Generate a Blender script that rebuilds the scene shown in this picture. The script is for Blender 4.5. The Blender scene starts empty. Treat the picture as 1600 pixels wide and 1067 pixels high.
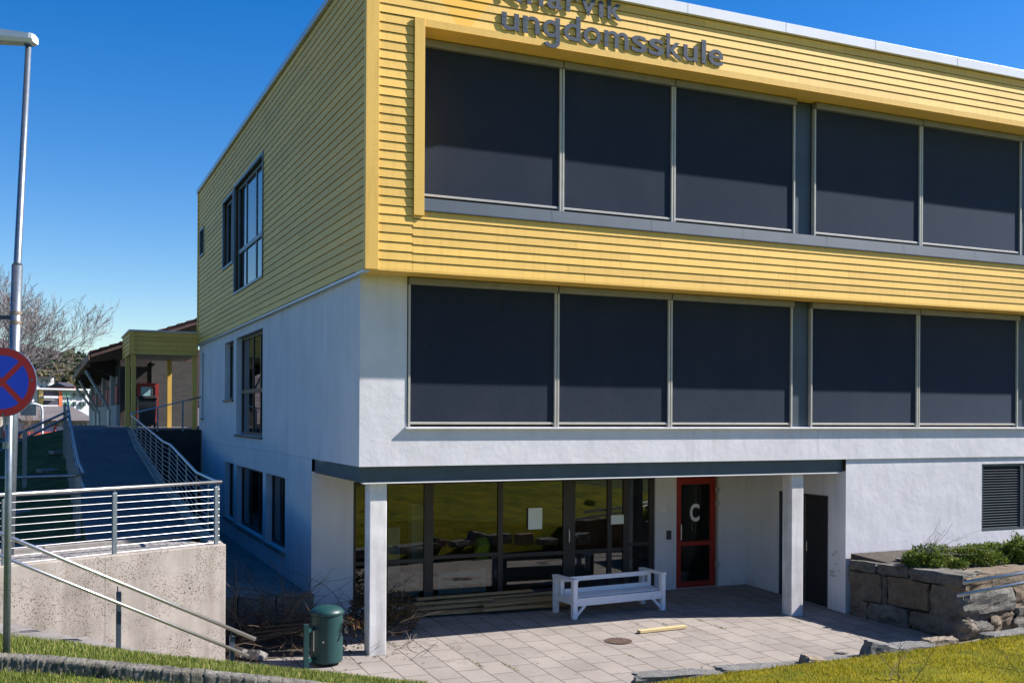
import bpy, bmesh, math, random
from mathutils import Vector, Matrix, noise
random.seed(7)
D = bpy.data
scene = bpy.context.scene
COL = scene.collection
R = math.radians

# ------------------------------------------------------------------ survey helpers (photo measurement -> place in metres)
F = 1618.0; TH = math.atan2(1618, 3600); PH = R(.3)
CX, CY, CZ = -4.15, -14.36, 3.5
s_, c_ = math.sin(TH), math.cos(TH)
def ray(px, py):
    a = (px-800)/F; b = (650-py)/F
    u = a*math.cos(PH)-b*math.sin(PH); z = a*math.sin(PH)+b*math.cos(PH)
    return Vector((u*c_+s_, -u*s_+c_, z))
def at(px, py, d): return Vector((CX, CY, CZ))+ray(px, py)*d
def hY(px, py, Y): r = ray(px, py); return at(px, py, (Y-CY)/r.y)
def hX(px, py, X): r = ray(px, py); return at(px, py, (X-CX)/r.x)
def hZ(px, py, Z): r = ray(px, py); return at(px, py, (Z-CZ)/r.z)
def patz(y): return -.033*(3.5-min(y, 3.5))
def hP(px, py):
    z = 0
    for i in range(6):
        p = hZ(px, py, z); z = patz(p.y)
    return hZ(px, py, z)
def proj(p):
    dx, dy, dz = p[0]-CX, p[1]-CY, p[2]-CZ
    u = dx*c_-dy*s_; d = dx*s_+dy*c_
    if d < .1: return None
    x = u*math.cos(PH)+dz*math.sin(PH); y = -u*math.sin(PH)+dz*math.cos(PH)
    return 800+F*x/d, 650-F*y/d

# ------------------------------------------------------------------ materials
def newmat(name):
    m = D.materials.new(name); m.use_nodes = True
    nt = m.node_tree; b = nt.nodes['Principled BSDF']
    return m, nt, b
def nd(nt, t, **k):
    n = nt.nodes.new(t)
    for a, v in k.items():
        if a in n.inputs: n.inputs[a].default_value = v
        else: setattr(n, a, v)
    return n
def coords(nt, scale=(1, 1, 1), rot=(0, 0, 0)):
    tc = nd(nt, 'ShaderNodeNewGeometry'); mp = nd(nt, 'ShaderNodeMapping')
    mp.inputs['Scale'].default_value = scale; mp.inputs['Rotation'].default_value = rot
    nt.links.new(tc.outputs['Position'], mp.inputs[0]); return mp.outputs[0]
def ramp(nt, fac, stops):
    r = nd(nt, 'ShaderNodeValToRGB'); el = r.color_ramp.elements
    while len(el) < len(stops): el.new(.5)
    for e, (p, c) in zip(el, stops): e.position = p; e.color = (*c, 1) if len(c) == 3 else c
    nt.links.new(fac, r.inputs[0]); return r.outputs[0]
def mix(nt, fac, a, b, mode='MIX'):
    m = nd(nt, 'ShaderNodeMix', data_type='RGBA', blend_type=mode)
    for s, v in ((0, fac), (6, a), (7, b)):
        if hasattr(v, 'links') or hasattr(v, 'is_linked'): nt.links.new(v, m.inputs[s])
        else: m.inputs[s].default_value = v if s == 0 else (*v, 1)
    return m.outputs[2]
def nz(nt, vec, scale, detail=4, rough=.55):
    n = nd(nt, 'ShaderNodeTexNoise'); n.inputs['Scale'].default_value = scale
    n.inputs['Detail'].default_value = detail; n.inputs['Roughness'].default_value = rough
    nt.links.new(vec, n.inputs['Vector']); return n.outputs['Fac']
def bump(nt, b, h, strength, dist=.01, prev=None):
    n = nd(nt, 'ShaderNodeBump'); n.inputs['Strength'].default_value = strength; n.inputs['Distance'].default_value = dist
    nt.links.new(h, n.inputs['Height'])
    if prev: nt.links.new(prev, n.inputs['Normal'])
    nt.links.new(n.outputs[0], b.inputs['Normal']); return n.outputs[0]
def simple(name, c, rough=.6, metal=0, var=.12, scale=6, bmp=.15, spec=.5):
    m, nt, b = newmat(name)
    v = coords(nt); n = nz(nt, v, scale)
    lo = tuple(x*(1-var) for x in c); hi = tuple(min(1, x*(1+var)) for x in c)
    nt.links.new(ramp(nt, n, [(.3, lo), (.7, hi)]), b.inputs['Base Color'])
    b.inputs['Roughness'].default_value = rough; b.inputs['Metallic'].default_value = metal
    b.inputs['Specular IOR Level'].default_value = spec
    if bmp: bump(nt, b, nz(nt, v, scale*12), bmp, .003)
    return m
def island(nt):
    return nd(nt, 'ShaderNodeNewGeometry').outputs['Random Per Island']

def m_stucco(name, base=(.78, .77, .76), warm=False):
    m, nt, b = newmat(name); v = coords(nt)
    a = nz(nt, v, 1.3, 6); vs = coords(nt, (2.5, 2.5, .35)); st = nz(nt, vs, 2.0, 5)
    col = ramp(nt, a, [(.3, tuple(x*.88 for x in base)), (.7, base)])
    col = mix(nt, .28, col, ramp(nt, st, [(.35, (.80, .80, .79)), (.62, (1, 1, 1))]), 'MULTIPLY')
    s2 = nz(nt, coords(nt, (7, 7, .4)), 1.5, 6, .7); m2 = nz(nt, v, .55, 3)
    k2 = mix(nt, 1, ramp(nt, s2, [(.50, (0, 0, 0)), (.72, (1, 1, 1))]), ramp(nt, m2, [(.48, (0, 0, 0)), (.62, (.45, .45, .45))]), 'MULTIPLY')
    col = mix(nt, k2, col, tuple(x*.55 for x in base))
    nt.links.new(col, b.inputs['Base Color']); b.inputs['Roughness'].default_value = .9
    b.inputs['Specular IOR Level'].default_value = .2
    p = bump(nt, b, nz(nt, v, 2.6, 6, .6), .26, .045)
    bump(nt, b, nz(nt, v, 70, 3), .35, .004, p)
    return m
def m_yellow(name='yellow_paint', base=(.86, .545, .125)):
    m, nt, b = newmat(name); isl = island(nt)
    v = coords(nt, (.8, .8, 24)); g = nz(nt, v, 3, 6, .6); w = nz(nt, coords(nt), 1.1, 4)
    col = ramp(nt, isl, [(0, tuple(x*.88 for x in base)), (1, tuple(min(1, x*1.06) for x in base))])
    col = mix(nt, .30, col, ramp(nt, g, [(.3, (.82, .80, .74)), (.6, (1, 1, 1))]), 'MULTIPLY')
    col = mix(nt, .4, col, ramp(nt, w, [(.3, (.86, .86, .84)), (.6, (1, 1, 1))]), 'MULTIPLY')
    dr = nz(nt, coords(nt, (5, 5, .5)), 2.2, 6, .7)
    col = mix(nt, .55, col, ramp(nt, dr, [(.30, (.78, .76, .70)), (.5, (1, 1, 1))]), 'MULTIPLY')
    sp = nz(nt, coords(nt, (1, 1, 2.2)), 16, 2)
    col = mix(nt, ramp(nt, sp, [(.70, (0, 0, 0)), (.74, (.45, .45, .45))]), col, (.45, .30, .08))
    # faded painted mark above the window: deeper yellow with its own outline
    tc = nd(nt, 'ShaderNodeNewGeometry'); sep = nd(nt, 'ShaderNodeSeparateXYZ'); nt.links.new(tc.outputs['Position'], sep.inputs[0])
    def mth(op, x, y, cl=False):
        n = nd(nt, 'ShaderNodeMath', operation=op); n.use_clamp = cl
        for i, q in enumerate((x, y)):
            if hasattr(q, 'links') or hasattr(q, 'is_linked'): nt.links.new(q, n.inputs[i])
            else: n.inputs[i].default_value = q
        return n.outputs[0]
    dx = mth('ABSOLUTE', mth('SUBTRACT', sep.outputs[0], 1.49), 0)
    wd = mth('MULTIPLY', mth('SUBTRACT', sep.outputs[2], 9.28), .75)
    wd = mth('MINIMUM', mth('ADD', wd, .10), .52)
    inside = mth('MULTIPLY', mth('GREATER_THAN', mth('SUBTRACT', wd, dx), 0), mth('GREATER_THAN', sep.outputs[2], 9.30))
    inside = mth('MULTIPLY', inside, mth('LESS_THAN', sep.outputs[1], .03))
    inside = mth('MULTIPLY', inside, .95)
    col = mix(nt, inside, col, (.85, .47, .05))
    nt.links.new(col, b.inputs['Base Color']); b.inputs['Roughness'].default_value = .55
    b.inputs['Specular IOR Level'].default_value = .35
    bump(nt, b, g, .35, .004)
    return m
def m_fabric():
    m, nt, b = newmat('blind_fabric'); v = coords(nt, (1, 1, 1.6))
    f = nz(nt, v, 60, 3); w = nz(nt, coords(nt, (1, 1, 5)), 1.5, 3)
    col = ramp(nt, f, [(.3, (.015, .021, .036)), (.7, (.034, .042, .062))])
    nt.links.new(mix(nt, .3, col, ramp(nt, w, [(.3, (.8, .8, .8)), (.7, (1, 1, 1))]), 'MULTIPLY'), b.inputs['Base Color'])
    oi = nd(nt, 'ShaderNodeObjectInfo')
    l0 = b.inputs['Base Color'].links[0].from_socket
    dust = nz(nt, coords(nt, (1, 1, .6)), 1.1, 6, .65)
    c3 = mix(nt, 1, l0, ramp(nt, oi.outputs['Random'], [(0, (.84, .86, .90)), (1, (1.12, 1.1, 1.06))]), 'MULTIPLY')
    c3 = mix(nt, ramp(nt, dust, [(.45, (0, 0, 0)), (.8, (.10, .10, .10))]), c3, (.11, .105, .10))
    nt.links.new(c3, b.inputs['Base Color'])
    b.inputs['Roughness'].default_value = .95; b.inputs['Specular IOR Level'].default_value = .02
    b.inputs['Sheen Weight'].default_value = .48; b.inputs['Sheen Roughness'].default_value = .45; b.inputs['Sheen Tint'].default_value = (.60, .76, 1, 1)
    bump(nt, b, f, .25, .002); return m
def m_concrete(name='cast_concrete', base=(.37, .33, .285), pits=True):
    m, nt, b = newmat(name); v = coords(nt)
    a = nz(nt, v, 2.2, 8, .65); vs = coords(nt, (3, 3, .3)); st = nz(nt, vs, 1.8, 4)
    col = ramp(nt, a, [(.3, tuple(x*.72 for x in base)), (.65, base)])
    col = mix(nt, .7, col, ramp(nt, st, [(.3, (.62, .60, .58)), (.6, (1, 1, 1))]), 'MULTIPLY')
    h = nz(nt, v, 60, 3)
    if pits:
        vo = nd(nt, 'ShaderNodeTexVoronoi'); vo.inputs['Scale'].default_value = 42; vo.inputs['Randomness'].default_value = 1
        wv = mix(nt, .06, coords(nt, (1, 1, 1.25)), v, 'ADD')
        nn = nd(nt, 'ShaderNodeTexNoise'); nn.inputs['Scale'].default_value = 30; nt.links.new(v, nn.inputs['Vector'])
        wv = mix(nt, .06, v, nn.outputs['Color'], 'ADD'); nt.links.new(wv, vo.inputs['Vector'])
        band = nz(nt, coords(nt, (.9, .9, 1.6)), 1.6, 3)
        pm = ramp(nt, vo.outputs['Distance'], [(.26, (1, 1, 1)), (.36, (0, 0, 0))])
        bm = ramp(nt, band, [(.38, (0, 0, 0)), (.54, (1, 1, 1))])
        pm = mix(nt, 1., pm, bm, 'MULTIPLY')
        col = mix(nt, pm, col, (.07, .045, .03))
        p = bump(nt, b, pm, -.9, .02)
        nb = nt.nodes[-1]
        bump(nt, b, h, .3, .004, p)
    else: bump(nt, b, h, .4, .006)
    nt.links.new(col, b.inputs['Base Color']); b.inputs['Roughness'].default_value = .9
    return m
def m_pavers():
    m, nt, b = newmat('paving_slabs'); v = coords(nt)
    br = nd(nt, 'ShaderNodeTexBrick'); br.offset = 0.5; br.inputs['Scale'].default_value = 1
    br.inputs['Brick Width'].default_value = .6; br.inputs['Row Height'].default_value = .4
    br.inputs['Mortar Size'].default_value = .009; br.inputs['Mortar Smooth'].default_value = .3
    br.inputs['Color1'].default_value = (.315, .28, .245, 1); br.inputs['Color2'].default_value = (.26, .232, .205, 1)
    br.inputs['Mortar'].default_value = (.05, .045, .03, 1)
    nw = nd(nt, 'ShaderNodeTexNoise'); nw.inputs['Scale'].default_value = 2.0; nt.links.new(v, nw.inputs['Vector'])
    nt.links.new(mix(nt, .015, coords(nt, (1, 1, 1), (0, 0, R(90))), nw.outputs['Color'], 'ADD'), br.inputs['Vector'])
    a = nz(nt, v, 1.1, 7, .6); g = nz(nt, v, 120, 2); st = nz(nt, v, 4.5, 5, .7)
    col = mix(nt, .7, br.outputs['Color'], ramp(nt, a, [(.3, (.66, .65, .64)), (.62, (1, 1, 1))]), 'MULTIPLY')
    col = mix(nt, .5, col, ramp(nt, g, [(.3, (.7, .7, .7)), (.7, (1, 1, 1))]), 'MULTIPLY')
    col = mix(nt, ramp(nt, st, [(.58, (0, 0, 0)), (.72, (.6, .6, .6))]), col, (.10, .085, .065))
    nt.links.new(col, b.inputs['Base Color']); b.inputs['Roughness'].default_value = .88
    p = bump(nt, b, br.outputs['Fac'], -.6, .01); bump(nt, b, g, .25, .003, p)
    return m
def m_speckle(name, c1, c2, scale, rough=.95, b_=.6, dist=.02, big=None):
    m, nt, b = newmat(name); v = coords(nt)
    vo = nd(nt, 'ShaderNodeTexVoronoi'); vo.inputs['Scale'].default_value = scale; nt.links.new(v, vo.inputs['Vector'])
    col = mix(nt, 1, ramp(nt, vo.outputs['Color'], [(.1, c1), (.9, c2)]), ramp(nt, nz(nt, v, .8, 5), [(.3, (.7, .7, .7)), (.7, (1, 1, 1))]), 'MULTIPLY')
    nt.links.new(col, b.inputs['Base Color']); b.inputs['Roughness'].default_value = rough
    bump(nt, b, vo.outputs['Distance'], -b_, dist); return m
def m_grassbase(name, a, c):
    m, nt, b = newmat(name); v = coords(nt)
    col = ramp(nt, nz(nt, v, 1.7, 8, .7), [(.35, a), (.65, c)])
    col = mix(nt, .6, col, ramp(nt, nz(nt, v, 60, 4), [(.3, (.45, .45, .4)), (.7, (1, 1, 1))]), 'MULTIPLY')
    nt.links.new(col, b.inputs['Base Color']); b.inputs['Roughness'].default_value = 1
    b.inputs['Specular IOR Level'].default_value = .1
    bump(nt, b, nz(nt, v, 40, 5), .8, .05); return m
def m_leaf(name, stops, trans=.25):
    m, nt, b = newmat(name)
    col = ramp(nt, island(nt), stops); nt.links.new(col, b.inputs['Base Color'])
    b.inputs['Roughness'].default_value = .7; b.inputs['Specular IOR Level'].default_value = .2
    tr = nd(nt, 'ShaderNodeBsdfTranslucent'); nt.links.new(col, tr.inputs[0])
    mx = nd(nt, 'ShaderNodeMixShader'); mx.inputs[0].default_value = trans
    nt.links.new(b.outputs[0], mx.inputs[1]); nt.links.new(tr.outputs[0], mx.inputs[2])
    nt.links.new(mx.outputs[0], nt.nodes['Material Output'].inputs[0]); return m
def m_glass(name, tint=(.35, .4, .4), ior=1.6, refl=(1, 1, 1)):
    m, nt, b = newmat(name); nt.nodes.remove(b)
    t = nd(nt, 'ShaderNodeBsdfTransparent'); t.inputs[0].default_value = (*tint, 1)
    g = nd(nt, 'ShaderNodeBsdfGlossy'); g.inputs['Roughness'].default_value = .004; g.inputs[0].default_value = (*refl, 1)
    v = coords(nt); bp = nd(nt, 'ShaderNodeBump'); bp.inputs['Strength'].default_value = .03; bp.inputs['Distance'].default_value = .02
    nt.links.new(nz(nt, v, 1.5, 1), bp.inputs['Height']); nt.links.new(bp.outputs[0], g.inputs['Normal'])
    fr = nd(nt, 'ShaderNodeFresnel'); fr.inputs[0].default_value = ior
    mx = nd(nt, 'ShaderNodeMixShader'); nt.links.new(fr.outputs[0], mx.inputs[0])
    nt.links.new(t.outputs[0], mx.inputs[1]); nt.links.new(g.outputs[0], mx.inputs[2])
    nt.links.new(mx.outputs[0], nt.nodes['Material Output'].inputs[0]); return m
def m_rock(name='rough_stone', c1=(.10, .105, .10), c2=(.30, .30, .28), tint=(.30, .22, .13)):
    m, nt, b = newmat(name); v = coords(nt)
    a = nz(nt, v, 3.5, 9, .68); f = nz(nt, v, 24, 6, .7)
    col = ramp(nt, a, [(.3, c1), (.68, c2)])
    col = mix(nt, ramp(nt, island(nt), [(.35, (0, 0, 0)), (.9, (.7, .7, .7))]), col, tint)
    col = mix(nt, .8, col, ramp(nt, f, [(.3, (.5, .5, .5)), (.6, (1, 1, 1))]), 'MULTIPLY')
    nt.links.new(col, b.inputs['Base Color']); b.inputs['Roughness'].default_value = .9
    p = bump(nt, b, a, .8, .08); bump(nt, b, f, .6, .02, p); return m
def m_louvre_wood(name, a, c, axis=(30, 1, 30)):
    m, nt, b = newmat(name)
    tc = nd(nt, 'ShaderNodeTexCoord'); mp = nd(nt, 'ShaderNodeMapping'); mp.inputs['Scale'].default_value = axis
    nt.links.new(tc.outputs['Object'], mp.inputs[0])
    g = nz(nt, mp.outputs[0], 2, 6, .6)
    col = mix(nt, .6, ramp(nt, g, [(.3, a), (.7, c)]), ramp(nt, island(nt), [(0, (.6, .58, .55)), (1, (1, 1, 1))]), 'MULTIPLY')
    nt.links.new(col, b.inputs['Base Color']); b.inputs['Roughness'].default_value = .75
    bump(nt, b, g, .3, .004); return m

M = dict(
 stucco=m_stucco('white_render', (.72, .71, .725)), yellow=m_yellow(), fabric=m_fabric(),
 concrete=m_concrete(), smooth_concrete=m_concrete('column_concrete', (.80, .78, .75), False),
 kerb=m_concrete('kerb_concrete', (.25, .235, .22), False), pavers=m_pavers(),
 asphalt=m_speckle('asphalt_grain', (.06, .065, .07), (.19, .19, .20), 60, dist=.006, b_=.5),
 gravel=m_speckle('gravel_stones', (.09, .085, .08), (.42, .39, .36), 34, dist=.03, b_=1),
 setts=m_speckle('setts_stone', (.16, .15, .14), (.34, .31, .28), 9, dist=.03, b_=.8),
 soil=m_speckle('dark_soil', (.03, .024, .018), (.10, .08, .06), 30, dist=.03),
 steel=simple('galvanised_steel', (.20, .235, .27), .42, .75, .15, 20, .1),
 inox=simple('stainless_steel', (.58, .57, .56), .36, 1, .08, 14, .05),
 dkmetal=simple('slate_painted_metal', (.055, .075, .09), .42, .1, .15, 3, .05),
 bluemetal=simple('blue_grey_metal', (.06, .082, .105), .5, .1, .12, 2, .04, .3),
 beam=simple('beam_paint', (.045, .075, .10), .5, .1, .15, 3, .05),
 cassette=simple('cassette_grey', (.22, .215, .20), .5, .2, .1, 6, .05),
 rail=simple('guide_rail_grey', (.44, .42, .37), .5, .1, .08, 6, .05),
 flash=simple('white_roof_flashing', (.78, .78, .79), .35, .1, .05, 1.5, .03),
 flashblue=simple('grey_flashing', (.45, .5, .55), .35, .3, .08, 2, .03),
 letter=simple('letter_grey', (.08, .098, .13), .6, 0, .06, 6, .03, .15),
 screw=simple('screw_dark', (.02, .02, .025), .5, .3, .05, 6, 0),
 frame=simple('dark_window_frame', (.028, .022, .020), .45, .1, .1, 5, .03),
 bframe=simple('blue_grey_window_frame', (.10, .16, .21), .4, .2, .1, 5, .03),
 red=simple('red_door_paint', (.30, .018, .008), .45, 0, .1, 5, .05),
 black=simple('black_door_paint', (.018, .018, .02), .5, 0, .1, 5, .05),
 bin=simple('green_bin_paint', (.009, .048, .046), .42, 0, .12, 4, .06),
 backing=simple('gap_shade_backing', (.07, .045, .015), .9, 0, .1, 5, 0), bench=None, plastic=simple('dark_plastic', (.03, .035, .04), .4, 0, .1, 6, .05),  # backing coloured dark to deepen the shade between cladding boards
 bag=simple('black_bag', (.02, .02, .022), .25, 0, .1, 6, .2),
 paper=simple('paper_sheet', (.70, .76, .72), .8, 0, .03, 2, 0),
 white=simple('white_sign_letter', (.75, .75, .74), .5, 0, .03, 4, 0),
 signblue=simple('sign_blue', (.018, .08, .80), .35, 0, .04, 4, 0),
 signred=simple('sign_red', (.78, .02, .018), .35, 0, .05, 4, 0),
 rock=m_rock(), rockdark=m_rock('dark_field_stone', (.05, .047, .042), (.21, .20, .17), (.20, .13, .065)),  # rockdark: darker brown stone colour for planter wall and boulders
 slabrock=m_rock('grey_slate_slab', (.07, .073, .075), (.25, .255, .255), (.19, .185, .17)),
 twig=simple('brown_twigs', (.10, .065, .04), .9, 0, .3, 9, 0), twiggrey=simple('grey_twigs', (.22, .19, .17), .9, 0, .3, 9, 0),
 bark=simple('birch_bark', (.34, .30, .27), .9, 0, .4, 5, 0),
 dryleaf=m_leaf('dry_leaves', [(0, (.05, .07, .025)), (.5, (.12, .08, .03)), (1, (.16, .07, .05))]),
 juniper=m_leaf('juniper_needles', [(0, (.045, .085, .015)), (.6, (.13, .19, .03)), (1, (.26, .28, .05))]),
 grassL=m_leaf('lawn_blades', [(0, (.06, .11, .015)), (.4, (.13, .18, .03)), (.75, (.22, .25, .05)), (.88, (.32, .30, .10)), (1, (.42, .35, .16))], .35),
 grassR=m_leaf('mossy_blades', [(0, (.08, .12, .01)), (.3, (.22, .21, .012)), (.75, (.42, .34, .015)), (.9, (.50, .40, .03)), (1, (.40, .28, .10))], .35),
 gbase=m_grassbase('lawn_ground', (.06, .09, .015), (.16, .19, .03)),
 gbaseR=m_grassbase('mossy_ground', (.08, .11, .012), (.30, .26, .015)),
 gdark=m_grassbase('dark_lawn', (.05, .06, .02), (.13, .15, .05)),  # gdark: darker, duller green for side lawn and outer ground
 timber=m_louvre_wood('sawn_timber', (.30, .19, .08), (.50, .36, .18), (1, 40, 40)),
 paletimber=m_louvre_wood('fresh_timber', (.58, .44, .20), (.72, .58, .30), (1, 40, 40)),
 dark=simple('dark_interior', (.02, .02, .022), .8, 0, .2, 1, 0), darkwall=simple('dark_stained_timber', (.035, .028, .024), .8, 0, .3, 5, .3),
 intfloor=simple('interior_floor', (.07, .07, .07), .3, 0, .1, 3, 0),
 crate=simple('white_painted_crate', (.78, .82, .78), .7, 0, .1, 3, 0), hivis=simple('hivis_cloth', (.45, .8, .05), .8, 0, .1, 6, 0),
 tile=simple('brown_roof_tiles', (.10, .055, .045), .8, 0, .4, 4, .3), fascia=simple('brown_fascia_board', (.30, .20, .14), .7, 0, .2, 4, .1),
 block=m_stucco('grey_blockwork', (.42, .42, .40)), redframe=simple('red_timber_panel', (.30, .03, .03), .6, 0, .2, 5, .1),
 brick=None, glass=m_glass('dark_glazing', (.62, .66, .66), 1.75), skyglass=m_glass('sky_glazing', (.10, .12, .14), 6),
 farwhite=simple('far_white_wall', (.55, .55, .56), .9, 0, .06, .4, 0), farglass=simple('far_glass', (.05, .08, .09), .15, 0, .2, .3, 0),
 fargreen=simple('far_green_glass', (.24, .42, .30), .3, 0, .2, .3, 0), farorange=simple('far_orange_panel', (.62, .14, .06), .8, 0, .1, .3, 0),
 faryellow=simple('far_yellow_panel', (.60, .42, .14), .8, 0, .1, .3, 0), farroof=simple('far_grey_roof', (.12, .105, .10), .9, 0, .15, .5, 0),
 farpink=simple('far_lilac_wall', (.48, .38, .50), .9, 0, .1, .5, 0), farred=simple('far_red_boards', (.36, .06, .05), .9, 0, .15, .5, 0),
 fardark=simple('far_dark_roof', (.05, .05, .07), .9, 0, .15, .5, 0),
 notice=simple('notice_print', (.25, .42, .45), .6, 0, .5, 3, 0),
 dandelion=simple('dandelion_yellow', (.85, .55, .01), .8, 0, .05, 9, 0),
)
def mb_():
    m, nt, b = newmat('white_bench_paint'); v = coords(nt, (4, 4, 20))
    g = nz(nt, v, 3, 6, .7)
    c = ramp(nt, g, [(.28, (.42, .42, .42)), (.40, (.74, .74, .75)), (.7, (.80, .80, .81))])
    nt.links.new(c, b.inputs['Base Color']); b.inputs['Roughness'].default_value = .6; bump(nt, b, g, .3, .004); return m
M['bench'] = mb_()
def mbrick():
    m, nt, b = newmat('grey_brick'); v = coords(nt, (1, 1, 1), (R(90), 0, 0))
    br = nd(nt, 'ShaderNodeTexBrick'); br.inputs['Scale'].default_value = 1; br.inputs['Brick Width'].default_value = .25
    br.inputs['Row Height'].default_value = .085; br.inputs['Mortar Size'].default_value = .01
    br.inputs['Color1'].default_value = (.09, .087, .08, 1); br.inputs['Color2'].default_value = (.065, .062, .06, 1); br.inputs['Mortar'].default_value = (.07, .07, .07, 1)
    nt.links.new(v, br.inputs['Vector']); nt.links.new(br.outputs['Color'], b.inputs['Base Color'])
    b.inputs['Roughness'].default_value = .9; return m
M['brick'] = mbrick()

# ------------------------------------------------------------------ mesh helpers
class MB:
    def __init__(s): s.v = []; s.f = []
    def add(s, vs, fs):
        n = len(s.v); s.v += [tuple(v) for v in vs]; s.f += [tuple(i+n for i in f) for f in fs]; return s
    def quad(s, *p): return s.add(p, [tuple(range(len(p)))])
    def box(s, x0, x1, y0, y1, z0, z1):
        v = [(x, y, z) for z in (z0, z1) for y in (y0, y1) for x in (x0, x1)]
        return s.add(v, [(0, 2, 3, 1), (4, 5, 7, 6), (0, 1, 5, 4), (2, 6, 7, 3), (0, 4, 6, 2), (1, 3, 7, 5)])
    def bar(s, a, b, w, h, up=(0, 0, 1)):
        a, b = Vector(a), Vector(b); d = (b-a).normalized(); up = Vector(up)
        sd = d.cross(up)
        if sd.length < 1e-3: sd = d.cross(Vector((0, 1, 0)))
        sd.normalize(); u = sd.cross(d).normalized()
        v = []
        for p in (a, b):
            for i, j in ((-1, -1), (1, -1), (1, 1), (-1, 1)): v.append(p+sd*(i*w/2)+u*(j*h/2))
        return s.add(v, [(3, 2, 1, 0), (4, 5, 6, 7), (0, 1, 5, 4), (1, 2, 6, 5), (2, 3, 7, 6), (3, 0, 4, 7)])
    def tube(s, pts, r, n=8, cap=True):
        pts = [Vector(p) for p in pts]
        rs = r if isinstance(r, (list, tuple)) else [r]*len(pts)
        base = len(s.v); prev = None
        for i, p in enumerate(pts):
            d = (pts[min(i+1, len(pts)-1)]-pts[max(i-1, 0)])
            d = d.normalized() if d.length > 1e-6 else Vector((0, 0, 1))
            if prev is None: a = d.cross(Vector((0, 0, 1)) if abs(d.z) < .9 else Vector((1, 0, 0))).normalized()
            else:
                a = prev-d*prev.dot(d)
                a = a.normalized() if a.length > 1e-5 else d.orthogonal().normalized()
            prev = a; b = d.cross(a)
            for k in range(n):
                t = 2*math.pi*k/n; s.v.append(tuple(p+(a*math.cos(t)+b*math.sin(t))*rs[i]))
        for i in range(len(pts)-1):
            for k in range(n):
                k2 = (k+1) % n
                s.f.append((base+i*n+k, base+i*n+k2, base+(i+1)*n+k2, base+(i+1)*n+k))
        if cap and n > 2:
            s.f.append(tuple(base+k for k in reversed(range(n)))); e = base+(len(pts)-1)*n
            s.f.append(tuple(e+k for k in range(n)))
        return s
    def lathe(s, c, prof, n=32):
        base = len(s.v)
        for r, z in prof:
            for k in range(n):
                t = 2*math.pi*k/n; s.v.append((c[0]+r*math.cos(t), c[1]+r*math.sin(t), c[2]+z))
        for i in range(len(prof)-1):
            for k in range(n):
                k2 = (k+1) % n; s.f.append((base+i*n+k, base+i*n+k2, base+(i+1)*n+k2, base+(i+1)*n+k))
        s.f.append(tuple(base+k for k in reversed(range(n)))); e = base+(len(prof)-1)*n; s.f.append(tuple(e+k for k in range(n)))
        return s
    def rock(s, mat, size, seed, n=5, rough=.16, sq=.35):
        "blocky stone: subdivided cube pushed by noise; mat = 4x4 placement"
        base = len(s.v); idx = {}
        def vid(i, j, k):
            if (i, j, k) in idx: return idx[(i, j, k)]
            p = Vector((2*i/n-1, 2*j/n-1, 2*k/n-1))
            q = p.lerp(p.normalized()*1.15, sq)
            nn = noise.noise_vector(q*1.3+Vector((seed*7.3, seed*3.1, seed*1.7)))*rough*1.6+noise.noise_vector(q*3.7+Vector((seed, 9, seed)))*rough*.6
            q = q+nn; q = Vector((q.x*size[0]/2, q.y*size[1]/2, q.z*size[2]/2))
            s.v.append(tuple(mat@q)); idx[(i, j, k)] = len(s.v)-1; return idx[(i, j, k)]
        for a in range(n):
            for b in range(n):
                s.f.append((vid(a, b, 0), vid(a, b+1, 0), vid(a+1, b+1, 0), vid(a+1, b, 0)))
                s.f.append((vid(a, b, n), vid(a+1, b, n), vid(a+1, b+1, n), vid(a, b+1, n)))
                s.f.append((vid(a, 0, b), vid(a+1, 0, b), vid(a+1, 0, b+1), vid(a, 0, b+1)))
                s.f.append((vid(a, n, b), vid(a, n, b+1), vid(a+1, n, b+1), vid(a+1, n, b)))
                s.f.append((vid(0, a, b), vid(0, a, b+1), vid(0, a+1, b+1), vid(0, a+1, b)))
                s.f.append((vid(n, a, b), vid(n, a+1, b), vid(n, a+1, b+1), vid(n, a, b+1)))
        return s
    def build(s, name, mat, parent=None, bevel=0, smooth=False):
        me = D.meshes.new(name); me.from_pydata(s.v, [], s.f); me.update()
        o = D.objects.new(name, me); COL.objects.link(o)
        me.materials.append(M[mat] if isinstance(mat, str) else mat)
        if smooth: me.polygons.foreach_set('use_smooth', [True]*len(me.polygons))
        if parent:
            o.parent = parent; o.matrix_parent_inverse = Matrix.Translation(-parent_loc(parent))
        if bevel:
            b = o.modifiers.new('bevel', 'BEVEL'); b.width = bevel; b.segments = 2; b.limit_method = 'ANGLE'; b.angle_limit = R(40)
        return o
LOC = {}
def parent_loc(p):
    return Vector(LOC.get(p.name, (0, 0, 0)))
def tag(o, label=None, cat=None, group=None, kind=None):
    if label: o['label'] = label
    if cat: o['category'] = cat
    if group: o['group'] = group
    if kind: o['kind'] = kind
    return o
def thing(name, label, cat, loc=(0, 0, 0), group=None):
    o = D.objects.new(name, None); COL.objects.link(o); o.location = loc; o.empty_display_size = .2
    LOC[o.name] = tuple(loc); return tag(o, label, cat, group)
def structure(o): o['kind'] = 'structure'; return o
def B(*a): return MB().box(*a)

# ================================================================== THE SCHOOL
XE = 21.0       # far right end of the building (beyond the frame)
school = thing('school_building', 'large school block with yellow timber cladding above white rendered walls', 'building', (0, 0, 0))
YB = 18.1
ZB, ZT = 5.60, 10.27    # cladding bottom / top
OX0, OZ0, OZ1 = .87, 6.56, 9.20   # opening of the upper window band
WZ0 = 3.33              # bottom of lower window band
WX0 = .79

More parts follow.
